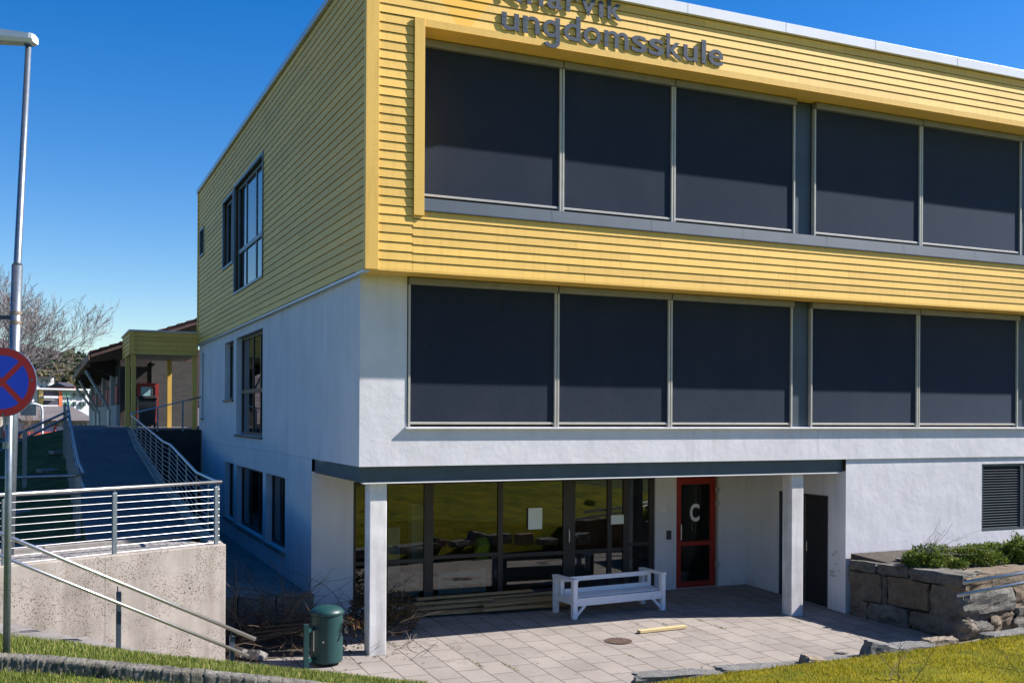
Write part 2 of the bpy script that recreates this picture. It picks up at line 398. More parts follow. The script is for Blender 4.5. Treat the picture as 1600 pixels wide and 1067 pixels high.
def wall_grid(mb, mk, a0, a1, z0, z1, holes):
    xs = sorted({a0, a1, *[h[0] for h in holes], *[h[1] for h in holes]}); zs = sorted({z0, z1, *[h[2] for h in holes], *[h[3] for h in holes]})
    for i in range(len(xs)-1):
        for j in range(len(zs)-1):
            cx, cz = (xs[i]+xs[i+1])/2, (zs[j]+zs[j+1])/2
            if any(h[0] < cx < h[1] and h[2] < cz < h[3] for h in holes): continue
            mb.quad(mk(xs[i], 0, zs[j]), mk(xs[i+1], 0, zs[j]), mk(xs[i+1], 0, zs[j+1]), mk(xs[i], 0, zs[j+1]))
    for x0, x1, q0, q1, dp in holes:
        mb.quad(mk(x0, 0, q0), mk(x0, dp, q0), mk(x0, dp, q1), mk(x0, 0, q1)); mb.quad(mk(x1, 0, q0), mk(x1, 0, q1), mk(x1, dp, q1), mk(x1, dp, q0))
        mb.quad(mk(x0, 0, q1), mk(x0, dp, q1), mk(x1, dp, q1), mk(x1, 0, q1)); mb.quad(mk(x0, 0, q0), mk(x1, 0, q0), mk(x1, dp, q0), mk(x0, dp, q0))
# left side: upper storey windows sit in the cladding, lower ones in the render (positions along Y)
LW = dict(big_up=(7.8, 11.4, 6.46, 9.0), small_up=(11.62, 13.18, 7.28, 8.94), tiny_up=(16.85, 17.6, 8.22, 8.92))
LR = dict(tall=(8.03, 11.40, 3.03, 5.36), mid=(11.82, 13.18, 3.88, 5.34), slit=(17.15, 17.5, 3.40, 5.31),
          low_a=(11.74, 13.10, .88, 2.29), low_b=(7.98, 11.32, .85, 2.28), low_c=(5.70, 7.62, .84, 2.28))
# --- rendered walls (shells with real openings)
XL = .06
w = MB(); mkL = lambda a, dp, z: (XL+dp, a, z)
wall_grid(w, mkL, .5, YB, 2.74, ZB+.02, [(*LR[k], .18) for k in ('tall', 'mid', 'slit')])
wall_grid(w, lambda a, dp, z: (XL+.004+dp, a, z), 3.5, YB, -.6, 2.736, [(*LR[k], .18) for k in ('low_a', 'low_b', 'low_c')])
w.quad((XL, 3.5, 2.74), (XL, YB, 2.74), (XL+.02, YB, 2.736), (XL+.02, 3.5, 2.736))
w.build('side_wall', 'stucco', school)
w = MB(); mkF = lambda a, dp, z: (a, .5+dp, z)
wall_grid(w, mkF, XL, XE, 2.74, ZB+.02, [(WX0, XE-.6, WZ0, ZB+.01, .3)])
w.quad((XL, .5, 2.74), (XE, .5, 2.74), (XE, .80, 2.74), (XL, .80, 2.74))
w.box(XL+.06, XE, .80, .84, 2.745, 5.6)
w.build('front_wall', 'stucco', school)
w = MB()
GR = (12.75, 14.6, 1.26, 2.60)
wall_grid(w, lambda a, dp, z: (a, .53+dp, z), 9.30, XE, -.5, 2.735, [(*GR, .12)])
w.build('lower_front_wall', 'stucco', school)
w = MB()  # recess right flank with service door opening
wall_grid(w, lambda a, dp, z: (9.30+dp, a, z), .53, 3.5, -.3, 2.52, [(1.0, 2.42, -.1, 2.03, .12)])
w.build('recess_wall', 'stucco', school)
w = MB()
wall_grid(w, lambda a, dp, z: (a, 3.5+dp, z), XL+.004, 9.3, -.3, 2.52, [(.81, 7.06, .10, 2.32, .16), (7.56, 8.56, 0.0, 2.28, .1)])
w.build('entrance_wall', 'stucco', school)
MB().box(.19, 9.3, .70, 3.5, 2.52, 2.60).build('entrance_ceiling', 'stucco', school)
w = B(.2, XE, 1.0, 17.9, 9.6, 9.7); w.build('roof_deck', 'farroof', school)
w = B(XE-.1, XE, .55, YB, -.5, 10.2); w.box(.1, XE-.1, YB-.1, YB, -.5, 10.2); w.build('rear_wall', 'stucco', school)
# --- beam over the entrance
w = B(.10, 9.28, .60, .68, 2.50, 2.738); w.box(.10, .18, .68, 3.44, 2.50, 2.738); w.build('beam', 'beam', school, .004)
B(.14, 9.27, .575, .70, 2.480, 2.498).build('beam_trim', 'white', school)
# --- columns
for x in (.27, 8.16):
    w = B(x, x+.27, .66, .92, -.25, 2.476); c = w.build('column', 'smooth_concrete', school, .012)
    if x < 1: c['label'] = 'left concrete column at the building corner'
    else: c['label'] = 'right concrete column in front of the service door'
# --- cladding: lapped boards, every board its own island
BP = .1335
def boards(mb, mk, a0, a1, z0, z1, cuts=()):
    n = max(1, round((z1-z0)/BP)); h = (z1-z0)/n
    for i in range(n):
        q0 = z0+i*h; q1 = q0+h
        segs = [(a0, a1)]
        for (x0, x1, c0, c1) in cuts:
            if q1 > c0+.02 and q0 < c1-.02:
                segs = [g for s0, s1 in segs for g in ((s0, min(s1, x0)), (max(s0, x1), s1)) if g[1]-g[0] > .02]
        for s0, s1 in segs:
            t = s0
            while t < s1-.01:
                e = min(s1, t+random.uniform(2.4, 4.8))
                if s1-e < .6: e = s1
                mb.add([mk(t, .023, q0), mk(e-.004, .023, q0), mk(e-.004, .012, q1-.010), mk(t, .012, q1-.010), mk(t, -.003, q0), mk(e-.004, -.003, q0), mk(e-.004, 0, q1-.010), mk(t, 0, q1-.010)],
                       [(0, 1, 2, 3), (4, 5, 1, 0), (0, 3, 7, 4), (1, 5, 6, 2)])
                t = e
mkFy = lambda a, p, z: (a, .026-p, z)
mkLy = lambda a, p, z: (.026-p, a, z)
w = MB()
boards(w, mkFy, .19, OX0-.16, ZB+.02, OZ1+.10)
boards(w, mkFy, OX0-.16, XE, ZB+.02, OZ0-.06)
boards(w, mkFy, .19, XE, OZ1+.104, ZT-.17)
w.build('front_cladding', 'yellow', school)
w = MB()
w.box(.0, XE, .03, .12, OZ1+.05, ZT-.02)
w.box(.0, OX0-.05, .03, .12, ZB+.02, OZ1+.05)
w.box(OX0-.05, XE, .03, .12, ZB+.02, OZ0-.08)
w.build('front_backing_wall', 'backing', school)
w = MB()
boards(w, mkLy, .03, YB-.12, ZB+.02, ZT-.12, [(a-.03, b+.03, c-.03, d+.03) for a, b, c, d in LW.values()])
w.build('side_cladding', 'yellow', school)
w = MB(); wall_grid(w, lambda a, dp, z: (.032+dp, a, z), .04, YB, ZB, ZT-.02, [(*v, .16) for v in LW.values()])
w.build('side_backing_wall', 'backing', school)
w = B(.0, .185, -.012, .03, ZB-.005, ZT-.14); w.box(-.012, .0, -.012, .10, ZB-.005, ZT-.14); w.build('corner_board', 'yellow', school, .003)
B(-.02, .03, YB-.12, YB, ZB, ZT-.1).build('end_board', 'yellow', school, .003)
# soffit below the cladding and opening surround
w = B(0, XE, .0, .52, ZB-.012, ZB+.018); w.build('soffit', 'yellow', school)
w = B(OX0-.16, OX0, -.028, .0, OZ0-.14, OZ1+.10); w.build('opening_side_board', 'yellow', school, .003)
w = B(OX0, XE, -.006, .0, OZ1-.01, OZ1+.10); w.build('opening_head_board', 'yellow', school, .003)
w = MB()
w.quad((OX0, -.01, OZ1-.011), (XE, -.01, OZ1-.011), (XE, .56, OZ1-.011), (OX0, .56, OZ1-.011))
w.quad((OX0, -.01, OZ0-.1), (OX0, .56, OZ0-.1), (OX0, .56, OZ1), (OX0, -.01, OZ1))
w.build('opening_lining', 'yellow', school)
# roof edge flashing
w = B(-.05, XE, -.06, .03, ZT-.165, ZT); 
w.box(-.05, XE, .03, .4, ZT-.03, ZT)
x = 1.4
while x < XE: w.box(x, x+.006, -.063, -.06, ZT-.165, ZT); x += 2.0
w.build('front_roof_flashing', 'flash', school, .004)
w = B(-.05, .03, .03, YB, ZT-.115, ZT); w.box(.03, .4, .4, YB, ZT-.028, ZT); w.build('side_roof_flashing', 'flashblue', school, .004)
w = B(-.03, .06, .03, YB, ZB-.045, ZB-.013); w.build('drip_flashing', 'flashblue', school)
# --- upper opening back wall + sill fascia
B(OX0, XE, .60, .68, OZ0-.2, OZ1+.1).build('opening_back_panel', 'dkmetal', school)
w = MB()
w.quad((OX0, -.004, OZ0-.055), (XE, -.004, OZ0-.055), (XE, .03, OZ0+.13), (OX0, .03, OZ0+.13))
w.quad((OX0, .03, OZ0+.13), (XE, .03, OZ0+.13), (XE, .60, OZ0+.17), (OX0, .60, OZ0+.17))
w.box(OX0, XE, -.022, -.004, OZ0-.068, OZ0-.052)
x = OX0+2.1
while x < XE: w.quad((x, -.0065, OZ0-.05), (x+.006, -.0065, OZ0-.05), (x+.006, .0275, OZ0+.128), (x, .0275, OZ0+.128)); x += 1.8
w.build('upper_window_sill', 'bluemetal', school)
w = B(WX0-.03, XE-.6, .44, .56, WZ0-.035, WZ0-.005); w.build('lower_window_sill', 'stucco', school, .006)
# --- blinds
U = [(1.0, 3.37), (3.37, 5.48), (5.48, 8.05), (8.47, 11.05), (11.05, 13.75), (14.17, 16.3), (16.3, 18.4), (18.4, 20.4)]
L = [(.80, 3.31), (3.31, 5.45), (5.45, 8.03), (8.43, 11.02), (11.02, 13.70), (14.10, 16.3), (16.3, 18.4), (18.4, 20.4)]
U[0] = (OX0+.0, 3.37)
def blind(x0, x1, z0, z1, yf, parent, lab):
    g = .012
    w = MB(); n = 24
    xs = [x0+.03+(x1-x0-.06)*i/n for i in range(n+1)]
    fb = lambda x, z: yf+.0006*math.sin(x*3+z*2)
    zz = [z0+.06+(z1-z0-.16)*j/6 for j in range(7)]
    base = [[(x, fb(x, z), z) for x in xs] for z in zz]
    vs = [p for r in base for p in r]
    w.add(vs, [(j*(n+1)+i, j*(n+1)+i+1, (j+1)*(n+1)+i+1, (j+1)*(n+1)+i) for j in range(6) for i in range(n)])
    b = w.build('sun_blind', 'fabric', parent, smooth=True); b['label'] = lab
    q = MB().box(x0+g/2, x1-g/2, yf-.085, yf+.06, z1-.115, z1-.004); q.build('blind_cassette', 'cassette', b, .012)
    for a in (x0+g/2, x1-g/2-.036):
        MB().box(a, a+.036, yf-.035, yf+.05, z0+.005, z1-.115).build('guide_rail', 'rail', b, .004)
    MB().box(x0+.045, x1-.045, yf-.02, yf+.012, z0+.04, z0+.075).build('bottom_bar', 'rail', b, .004)
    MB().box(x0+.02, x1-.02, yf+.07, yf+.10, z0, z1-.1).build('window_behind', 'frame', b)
names = ['first', 'second', 'third', 'fourth', 'fifth', 'sixth', 'seventh', 'eighth']
for i, (a, b) in enumerate(U): blind(a, b, OZ0+.22, OZ1-.015, .50, school, 'lowered dark blind, %s from the corner in the upper row' % names[i])
for i, (a, b) in enumerate(L): blind(a, b, WZ0, ZB-.014, .52, school, 'lowered dark blind, %s from the corner in the lower row' % names[i])
for q, (z0, z1) in ((U, (OZ0+.17, OZ1-.02)), (L, (WZ0, ZB-.02))):
    for i in (2, 4):
        w = B(q[i][1]+.012, q[i+1][0]-.012, .55, .59, z0, z1); w.box(q[i][1]+.012, q[i][1]+.03, .53, .55, z0, z1)
        w.build('metal_panel', 'bluemetal', school)
# --- windows in the left side
def side_window(y0, y1, z0, z1, x, mulls, trans, mat, glass, sill=None, fw=.07, surround=False):
    w = MB(); X0, X1 = x, x+.06
    w.box(X0, X1, y0, y1, z0, z0+fw); w.box(X0, X1, y0, y1, z1-fw, z1); w.box(X0, X1, y0, y0+fw, z0+fw, z1-fw); w.box(X0, X1, y1-fw, y1, z0+fw, z1-fw)
    for m_ in mulls: w.box(X0+.004, X1-.004, m_-.03, m_+.03, z0+fw, z1-fw)
    for t in trans: w.box(X0-.01, X1-.008, y0+fw, y1-fw, t-.05, t+.05)
    if surround:
        s0, s1 = x-.105, x-.07
        for bx in ((y0-.05, y1+.05, z0-.06, z0), (y0-.05, y1+.05, z1, z1+.06), (y0-.05, y0, z0, z1), (y1, y1+.05, z0, z1)): w.box(s0, s0+.06, *bx)
    f = w.build('window', mat, school, .004)
    MB().box(x+.025, x+.035, y0+fw, y1-fw, z0+fw, z1-fw).build('pane', glass, f)
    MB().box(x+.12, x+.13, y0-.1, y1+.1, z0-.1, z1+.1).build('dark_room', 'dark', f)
    if sill: MB().box(XL-.05, x, y0-.03, y1+.03, z0-.055, z0-.004).build('sill', sill, f, .004)
    return f
a = LW['big_up']; side_window(*a, .085, [9.05, 10.3], [7.42], 'bframe', 'skyglass', surround=True)
a = LW['small_up']; side_window(*a, .085, [12.4], [], 'bframe', 'skyglass', surround=True)
a = LW['tiny_up']; side_window(*a, .085, [], [], 'bframe', 'glass', surround=True)
a = LR['tall']; side_window(*a, XL+.13, [9.0, 9.9], [4.05], 'frame', 'skyglass', 'dkmetal')
a = LR['mid']; side_window(*a, XL+.13, [12.4], [], 'frame', 'glass', 'dkmetal')
a = LR['slit']; side_window(*a, XL+.13, [], [], 'frame', 'glass', 'dkmetal', .05)
a = LR['low_a']; side_window(*a, XL+.13, [12.5], [], 'frame', 'glass', 'kerb')
a = LR['low_b']; side_window(*a, XL+.13, [9.1, 10.2], [], 'frame', 'glass', 'kerb')
a = LR['low_c']; side_window(*a, XL+.13, [6.6], [], 'frame', 'glass', 'kerb')
# --- entrance glazing
gx0, gx1, gz0, gz1 = .81, 7.06, .10, 2.32
w = MB(); Y0, Y1 = 3.54, 3.60
w.box(gx0, gx1, Y0, Y1, gz1-.07, gz1); w.box(gx0, gx1, Y0, Y1, gz0, gz0+.08)
mull = [(.81, .87), (1.40, 1.46), (2.15, 2.33), (3.62, 3.72), (5.00, 5.26), (5.98, 6.08), (6.34, 6.48), (6.94, 7.06)]
for a, b in mull: w.box(a, b, Y0, Y1, gz0+.08, gz1-.07)
for i in range(len(mull)-1):
    t = (.86, .86, .90, .86, .86, .86, .95, .86)[i]
    w.box(mull[i][1], mull[i+1][0], Y0+.004, Y1-.004, t-.035, t+.035)
ent = w.build('entrance_glazing', 'frame', school, .004)
for i in range(len(mull)-1):
    MB().box(mull[i][1], mull[i+1][0], Y0+.026, Y0+.032, gz0+.08, gz1-.07).build('pane', 'glass', ent)
w = MB().tube([(5.10, 3.50, 1.05), (5.10, 3.48, 1.08), (5.10, 3.48, 1.28), (5.10, 3.50, 1.31)], .012, 6); w.build('door_handle', 'inox', ent)
# room behind
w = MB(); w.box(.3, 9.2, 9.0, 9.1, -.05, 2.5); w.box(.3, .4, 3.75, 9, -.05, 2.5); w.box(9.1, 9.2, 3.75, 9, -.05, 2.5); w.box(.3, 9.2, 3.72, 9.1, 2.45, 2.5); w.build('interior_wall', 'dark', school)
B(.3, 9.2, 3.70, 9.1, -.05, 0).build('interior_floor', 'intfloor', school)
# --- red door with letter C
dr = B(7.58, 7.70, 3.535, 3.60, .01, 2.26); dr.box(8.42, 8.54, 3.535, 3.60, .01, 2.26)
dr.box(7.70, 8.42, 3.535, 3.60, 2.12, 2.26); dr.box(7.70, 8.42, 3.535, 3.60, .01, .13); dr.box(7.70, 8.42, 3.535, 3.60, .86, .95)
door = dr.build('door', 'red', school, .004)
B(7.70, 8.42, 3.565, 3.572, .13, 2.12).build('pane', 'glass', door)
MB().tube([(7.66, 3.53, .98), (7.66, 3.47, 1.0), (7.66, 3.47, 1.3), (7.66, 3.53, 1.32)], .014, 8).build('handle', 'inox', door)
w = B(8.555, 8.585, 3.49, 3.545, 0, 2.28)
w.build('door_jamb', 'rail', door)
for z in (.45, 1.72, 2.0): MB().box(8.50, 8.60, 3.47, 3.50, z-.05, z+.05).build('hinge', 'inox', door, .004)
# flashing and details on entrance walls
B(7.32, 7.42, 3.46, 3.50, 1.02, 1.20).build('card_reader', 'plastic', school, .01)
B(7.20, 7.30, 3.47, 3.50, 1.58, 1.66).build('wall_switch', 'white', school, .01)
# service doors
sd = B(9.36, 9.40, 1.02, 2.40, -.08, 2.01); sdo = sd.build('service_door', 'black', school)
w = B(9.29, 9.37, 1.0, 1.02, -.1, 2.03); w.box(9.29, 9.37, 2.40, 2.42, -.1, 2.03); w.box(9.29, 9.37, 1.0, 2.42, 2.01, 2.03); w.build('door_frame', 'dkmetal', sdo)
B(9.345, 9.36, 1.705, 1.715, -.06, 2.0).build('door_edge', 'inox', sdo)
MB().tube([(9.355, 1.62, .92), (9.31, 1.62, .92), (9.31, 1.62, 1.1), (9.355, 1.62, 1.1)], .011, 6).build('handle', 'inox', sdo)
# grille
w = B(12.75, 12.80, .545, .60, 1.26, 2.60); w.box(13.84, 13.92, .545, .60, 1.26, 2.60); w.box(14.55, 14.6, .545, .6, 1.26, 2.6)
w.box(12.8, 13.84, .545, .6, 1.26, 1.31); w.box(12.8, 13.84, .545, .6, 2.55, 2.60); w.box(13.92, 14.55, .545, .6, 1.26, 1.31); w.box(13.92, 14.55, .545, .6, 2.55, 2.60)
gr = w.build('ventilation_grille', 'dkmetal', school, .003)
B(12.8, 14.55, .63, .64, 1.31, 2.55).build('dark_duct', 'dark', gr)
w = MB(); nS = 24
for i in range(nS):
    z = 1.335+i*(1.20/(nS-1))
    for a, b in ((12.8, 13.84), (13.92, 14.55)):
        w.add([(a, .555, z-.012), (b, .555, z-.012), (b, .60, z+.010), (a, .60, z+.010), (a, .558, z-.016), (b, .558, z-.016), (b, .603, z+.006), (a, .603, z+.006)],
              [(0, 1, 2, 3), (7, 6, 5, 4), (0, 4, 5, 1), (1, 5, 6, 2), (0, 3, 7, 4)])
w.build('slats', 'dkmetal', gr)
# peeling patch on the recess flank (bare plaster, slightly proud flakes)
w = MB()
for k in range(16):
    cl = random.choice((.95, .62)); y = .78+random.gauss(0, .08); z = cl+random.gauss(0, .06); r = random.uniform(.015, .05); n = 11
    w.quad(*[(9.2975-k*.0001, y+r*random.uniform(.4, 1.4)*math.cos(-t*6.283/n), z+r*random.uniform(.4, 1.1)*math.sin(-t*6.283/n)) for t in range(n)])
w.build('peeling_patch', simple('bare_plaster', (.48, .45, .43), .95, 0, .2, 8, .2), school)

# ================================================================== LETTERS
def glyph(ch, x0, x1, zb, kx, heavy=.012):
    cu = D.curves.new('tmp', 'FONT'); cu.body = ch; cu.size = 1; cu.extrude = .5; cu.offset = heavy; cu.resolution_u = 6
    o = D.objects.new('tmp', cu); COL.objects.link(o)
    bpy.context.view_layer.update()
    dg = bpy.context.evaluated_depsgraph_get(); me = D.meshes.new_from_object(o.evaluated_get(dg)); COL.objects.unlink(o); D.objects.remove(o)
    xs = [v.co.x for v in me.vertices]; a, b = min(xs), max(xs)
    for v in me.vertices:
        x, y, z = v.co
        v.co = (x0+(x-a)/(b-a)*(x1-x0), -.016+(.009 if z < 0 else -.008), zb+y*kx)
    me.name = 'letter'; return me
def letters(parent, s_list, zb, h):
    for ch, p0, p1 in s_list:
        xa, xb = hY(p0, 50, -.02).x, hY(p1, 50, -.02).x
        if ch == 'g':   # single-storey g: bowl, stem and hook in one mesh
            me = glyph('o', xa, xb-.015, zb, h)
            g = MB(); st = .075; y0, y1 = -.0250, -.0060
            g.box(xb-st, xb, y0, y1, zb-.07, zb+.30)
            cx, cz, ro, ri = (xa+xb)/2+.005, zb-.07, (xb-xa)/2-.005, (xb-xa)/2-st-.005
            n = 14; vs = []
            for k in range(n+1):
                t = -math.pi*.92*k/n
                for r_ in (ro, ri):
                    for yy in (y0, y1): vs.append((cx+r_*math.cos(t), yy, cz+r_*.62*math.sin(t)-(.012 if r_ == ro else 0)))
            fs = []
            for k in range(n):
                a, b = k*4, k*4+4; fs += [(a, a+2, b+2, b), (a+1, b+1, b+3, a+3), (a, b, b+1, a+1), (a+2, a+3, b+3, b+2)]
            fs += [(0, 1, 3, 2), (n*4, n*4+2, n*4+3, n*4+1)]; g.add(vs, fs)
            bmm = bmesh.new(); bmm.from_mesh(me); tmp = D.meshes.new('t'); tmp.from_pydata(g.v, [], g.f); bmm.from_mesh(tmp); bmm.to_mesh(me); bmm.free(); D.meshes.remove(tmp)
        else: me = glyph(ch, xa, xb, zb, h)
        me.materials.append(M['letter'])
        o = D.objects.new('letter', me); COL.objects.link(o); o.parent = parent; o.matrix_parent_inverse = Matrix.Translation(-parent_loc(parent))
        # fixing screws on stems
        vs = [v.co for v in me.vertices]; xs0 = min(v.x for v in vs); xs1 = max(v.x for v in vs); zs0 = min(v.z for v in vs); zs1 = max(v.z for v in vs)
        SW = .035
        for zz in ((zs0+.07), (zs1-.07)):
            xx = xs1-SW if ch in 'da' else xs0+SW
            if ch in 'os': xx = (xs0+xs1)/2; zz = zs0+.03 if zz < (zs0+zs1)/2 else zs1-.03
            if ch in 'e': xx = xs0+SW*1.0; zz = (zs0+zs1)/2
            if ch == 'v': xx = (xs0+xs1)/2; zz = zs0+.05
            if ch == 'g': xx = xs1-SW; zz = (zs0+zs1)/2+ (.12 if zz > (zs0+zs1)/2 else -.08)
            B(xx-.007, xx+.007, -.0262, -.0235, zz-.007, zz+.007).build('screw', 'screw', o)
sign = thing('school_name_sign', 'grey raised metal letters of the school name on yellow cladding', 'sign', (3.5, -.05, 9.3))
def zx(v, off): return off+v/7.27
zb2 = hY(806.8, 49.5, -.02).z; zt2 = hY(787, 18, -.07).z
letters(sign, [(c, zx(a, o), zx(b, o)) for c, a, b, o in (('u', 175, 370, 760), ('n', 415, 605, 760), ('g', 645, 835, 760), ('d', 880, 1070, 760), ('o', 1105, 1300, 760),
    ('m', 1340, 1615, 760), ('s', 270, 440, 950), ('s', 465, 635, 950), ('k', 665, 830, 950), ('u', 860, 1020, 950), ('l', 1065, 1115, 950), ('e', 1145, 1310, 950))], zb2+.01, .55)
zb1 = hY(845, 11, -.02).z
letters(sign, [(c, zx(a, 760), zx(b, 760)) for c, a, b in (('K', 155, 420), ('n', 460, 645), ('a', 690, 862), ('r', 905, 1050), ('v', 1072, 1240), ('i', 1275, 1330), ('k', 1375, 1540))], zb1+.01, .55)
# C on the red door
me = glyph('C', 7.93, 8.16, 1.37, .48, .03)
for v in me.vertices: v.co.y = 3.561+(v.co.y+.016)*.1
me.materials.append(M['white']); o = D.objects.new('letter', me); COL.objects.link(o); o.parent = door; o.matrix_parent_inverse = Matrix.Identity(4)

# ================================================================== GROUND
w = MB(); w.quad((-3000, -600, -1.5), (3000, -600, -1.5), (3000, 4000, -1.5), (-3000, 4000, -1.5)); structure(w.build('ground', 'gdark'))
w = MB()
for a, b in ((-8, 3.6),):
    w.quad((-2.4, a, patz(a)), (26, a, patz(a)), (26, b, patz(b)), (-2.4, b, patz(b)))
structure(w.build('patio', 'pavers'))
# dirt in front of the brush, setts at right
w = MB(); w.quad((-1.84, .9, patz(.9)+.006), (.05, 1.1, patz(1.1)+.006), (.05, 3.5, .006), (-1.84, 3.5, .006)); structure(w.build('soil', 'soil'))
w = MB(); w.quad((9.9, -1.75, patz(-1.75)+.006), (9.3, -3.6, patz(-3.6)+.006), (16, -3.6, patz(-3.6)+.006), (16, -1.5, patz(-1.5)+.006)); structure(w.build('sett_paving', 'setts'))
# gravel beside the building
w = MB(); n = 20
for i in range(n):
    y0, y1 = 3.4+i*.72, 3.4+(i+1)*.72
    z0, z1 = .36+.004*i, .36+.004*(i+1)
    w.quad((-1.84, y0, z0+.12), (.06, y0, z0), (.06, y1, z1), (-1.84, y1, z1+.12))
w.box(-1.84, .06, 3.405, 3.42, -.2, .30)
structure(w.build('gravel_bed', 'gravel'))
w = MB()
for i, (a, b) in enumerate(((-1.82, -1.25), (-1.23, -.60), (-.58, .04))): w.rock(Matrix.Translation(((a+b)/2, 3.32, .22)), (b-a, .24, .46), 40+i, 4, .05, .08)
tag(w.build('edging_stones', 'rock', smooth=False), 'dark edging stones holding the gravel bed beside the white wall', 'edging')
# ramp
RZ = [(-2.5, 1.60), (.5, 1.62), (3.0, 1.62), (6.9, 1.95), (8.3, 1.99), (15, 2.62), (17.6, 3.05), (19, 3.10), (60, 3.10)]
def rz(y):
    if y <= RZ[0][0]: return RZ[0][1]
    for (a, za), (b, zb) in zip(RZ, RZ[1:]):
        if y <= b: return za+(zb-za)*(y-a)/(b-a)
    return RZ[-1][1]
P0 = Vector((-1.86, .42, 0)); PD = Vector((-.927, -.375, 0)).normalized(); PN = Vector((.375, -.927, 0)).normalized()
def wl(t, off=0, z=0): p = P0+PD*t-PN*off; return (p.x, p.y, z)
w = MB()
ys = [2.2+.45*i for i in range(40)]+[22, 24.5]
for a, b in zip(ys, ys[1:]): w.quad((-3.6, a, rz(a)), (-1.85, a, rz(a)), (-1.85, b, rz(b)), (-3.6, b, rz(b)))
w.quad(wl(-.2, 1.36, 1.62), (-1.85, 2.2, 1.62), (-3.6, 2.2, 1.62), wl(2.1, 1.36, 1.62))
w.quad(wl(2.1, 1.36, 1.62), (-3.6, 2.2, 1.62), (-14, 1.9, 1.6), wl(12, 1.36, 1.6))
w.quad((-1.85, 17.6, 3.05), (.06, 17.6, 3.05), (.06, 24, 3.10), (-1.85, 24, 3.1))
structure(w.build('ramp', 'asphalt'))
w = MB()
w.quad(wl(.05, .2, 1.672), wl(.05, 1.26, 1.665), wl(12, 1.26, 1.665), wl(12, .2, 1.64)); structure(w.build('gravel_strip', 'gravel'))
w = MB()
for i in range(12):
    a, b = i*1.0, i*1.0+.985
    w.add([wl(a, 1.25, 1.5), wl(b, 1.25, 1.5), wl(b, 1.36, 1.5), wl(a, 1.36, 1.5), wl(a, 1.25, 1.72), wl(b, 1.25, 1.72), wl(b, 1.36, 1.72), wl(a, 1.36, 1.72)], [(3, 2, 1, 0), (4, 5, 6, 7), (0, 1, 5, 4), (1, 2, 6, 5), (2, 3, 7, 6), (3, 0, 4, 7)])
structure(w.build('kerb', 'kerb', bevel=.01))
# retaining wall (front face with corner, returns along the ramp)
w = MB()
def prism(mb, pts, z0, z1):
    n = len(pts); z1 = z1 if isinstance(z1, (list, tuple)) else [z1]*n
    mb.add([(p[0], p[1], z0) for p in pts]+[(p[0], p[1], z) for p, z in zip(pts, z1)],
           [tuple(reversed(range(n))), tuple(range(n, 2*n))]+[(i, (i+1) % n, n+(i+1) % n, n+i) for i in range(n)])
pa = [wl(12, 0), wl(0, 0), wl(-.02, .22), wl(12, .22)]
prism(w, pa, -.6, [1.66, 1.70, 1.70, 1.66])
rw = w.build('retaining_wall', 'concrete', bevel=.015)
tag(rw, 'pitted concrete retaining wall under the cable railing', 'wall')
w = MB(); yy = [.66+i*.7 for i in range(25)]
for a, b in zip(yy, yy[1:]):
    w.add([(-1.86, a, -.5), (-1.84+.0, b, -.5), (-1.84, b, rz(b)+.06), (-1.86, a, rz(a)+.06), (-2.02, a, -.5), (-2.02, b, -.5), (-2.02, b, rz(b)+.06), (-2.02, a, rz(a)+.06)],
          [(0, 1, 2, 3), (3, 2, 6, 7), (7, 6, 5, 4), (0, 3, 7, 4), (1, 5, 6, 2)])
w.build('ramp_side_wall', 'concrete', rw)
for t in (.55, 1.72, 2.9, 4.1):
    for z in (.45, 1.15):
        q = Vector(wl(t, -.0025, z)); k = MB(); k.quad(*[q+PD*(.014*math.cos(a*.785))+Vector((0, 0, .014*math.sin(a*.785))) for a in range(8)]); k.build('tie_hole', 'dark', rw)
for t in (1.72, 4.1):
    k = MB(); k.quad(wl(t, -.002, -.3), wl(t+.006, -.002, -.3), wl(t+.006, -.002, 1.655), wl(t, -.002, 1.655)); k.build('formwork_joint', 'kerb', rw)
# stairs below the wall
w = MB(); n = 9
for i in range(n):
    t0 = .35+i*.42; z = .02+(i+1)*.145
    w.add([wl(t0, -1.35, -.5), wl(t0+.46, -1.35, -.5), wl(t0+.46, -.13, -.5), wl(t0, -.13, -.5), wl(t0, -1.35, z), wl(t0+.46, -1.35, z), wl(t0+.46, -.13, z), wl(t0, -.13, z)],
          [(0, 1, 2, 3), (7, 6, 5, 4), (0, 4, 5, 1), (1, 5, 6, 2), (2, 6, 7, 3), (3, 7, 4, 0)])
# sloped cheek beside the wall
a = [wl(.1, -.13, -.5), wl(5.5, -.13, -.5), wl(5.5, -.13, 1.70), wl(.1, -.13, .02)]; b = [wl(.1, -.003, -.5), wl(5.5, -.003, -.5), wl(5.5, -.003, 1.70), wl(.1, -.003, .02)]
w.add(a+b, [(0, 1, 2, 3), (7, 6, 5, 4), (3, 2, 6, 7), (0, 3, 7, 4)])
tag(w.build('concrete_stairs', 'kerb', bevel=.008), 'outdoor concrete steps at the foot of the pitted wall', 'stairs')
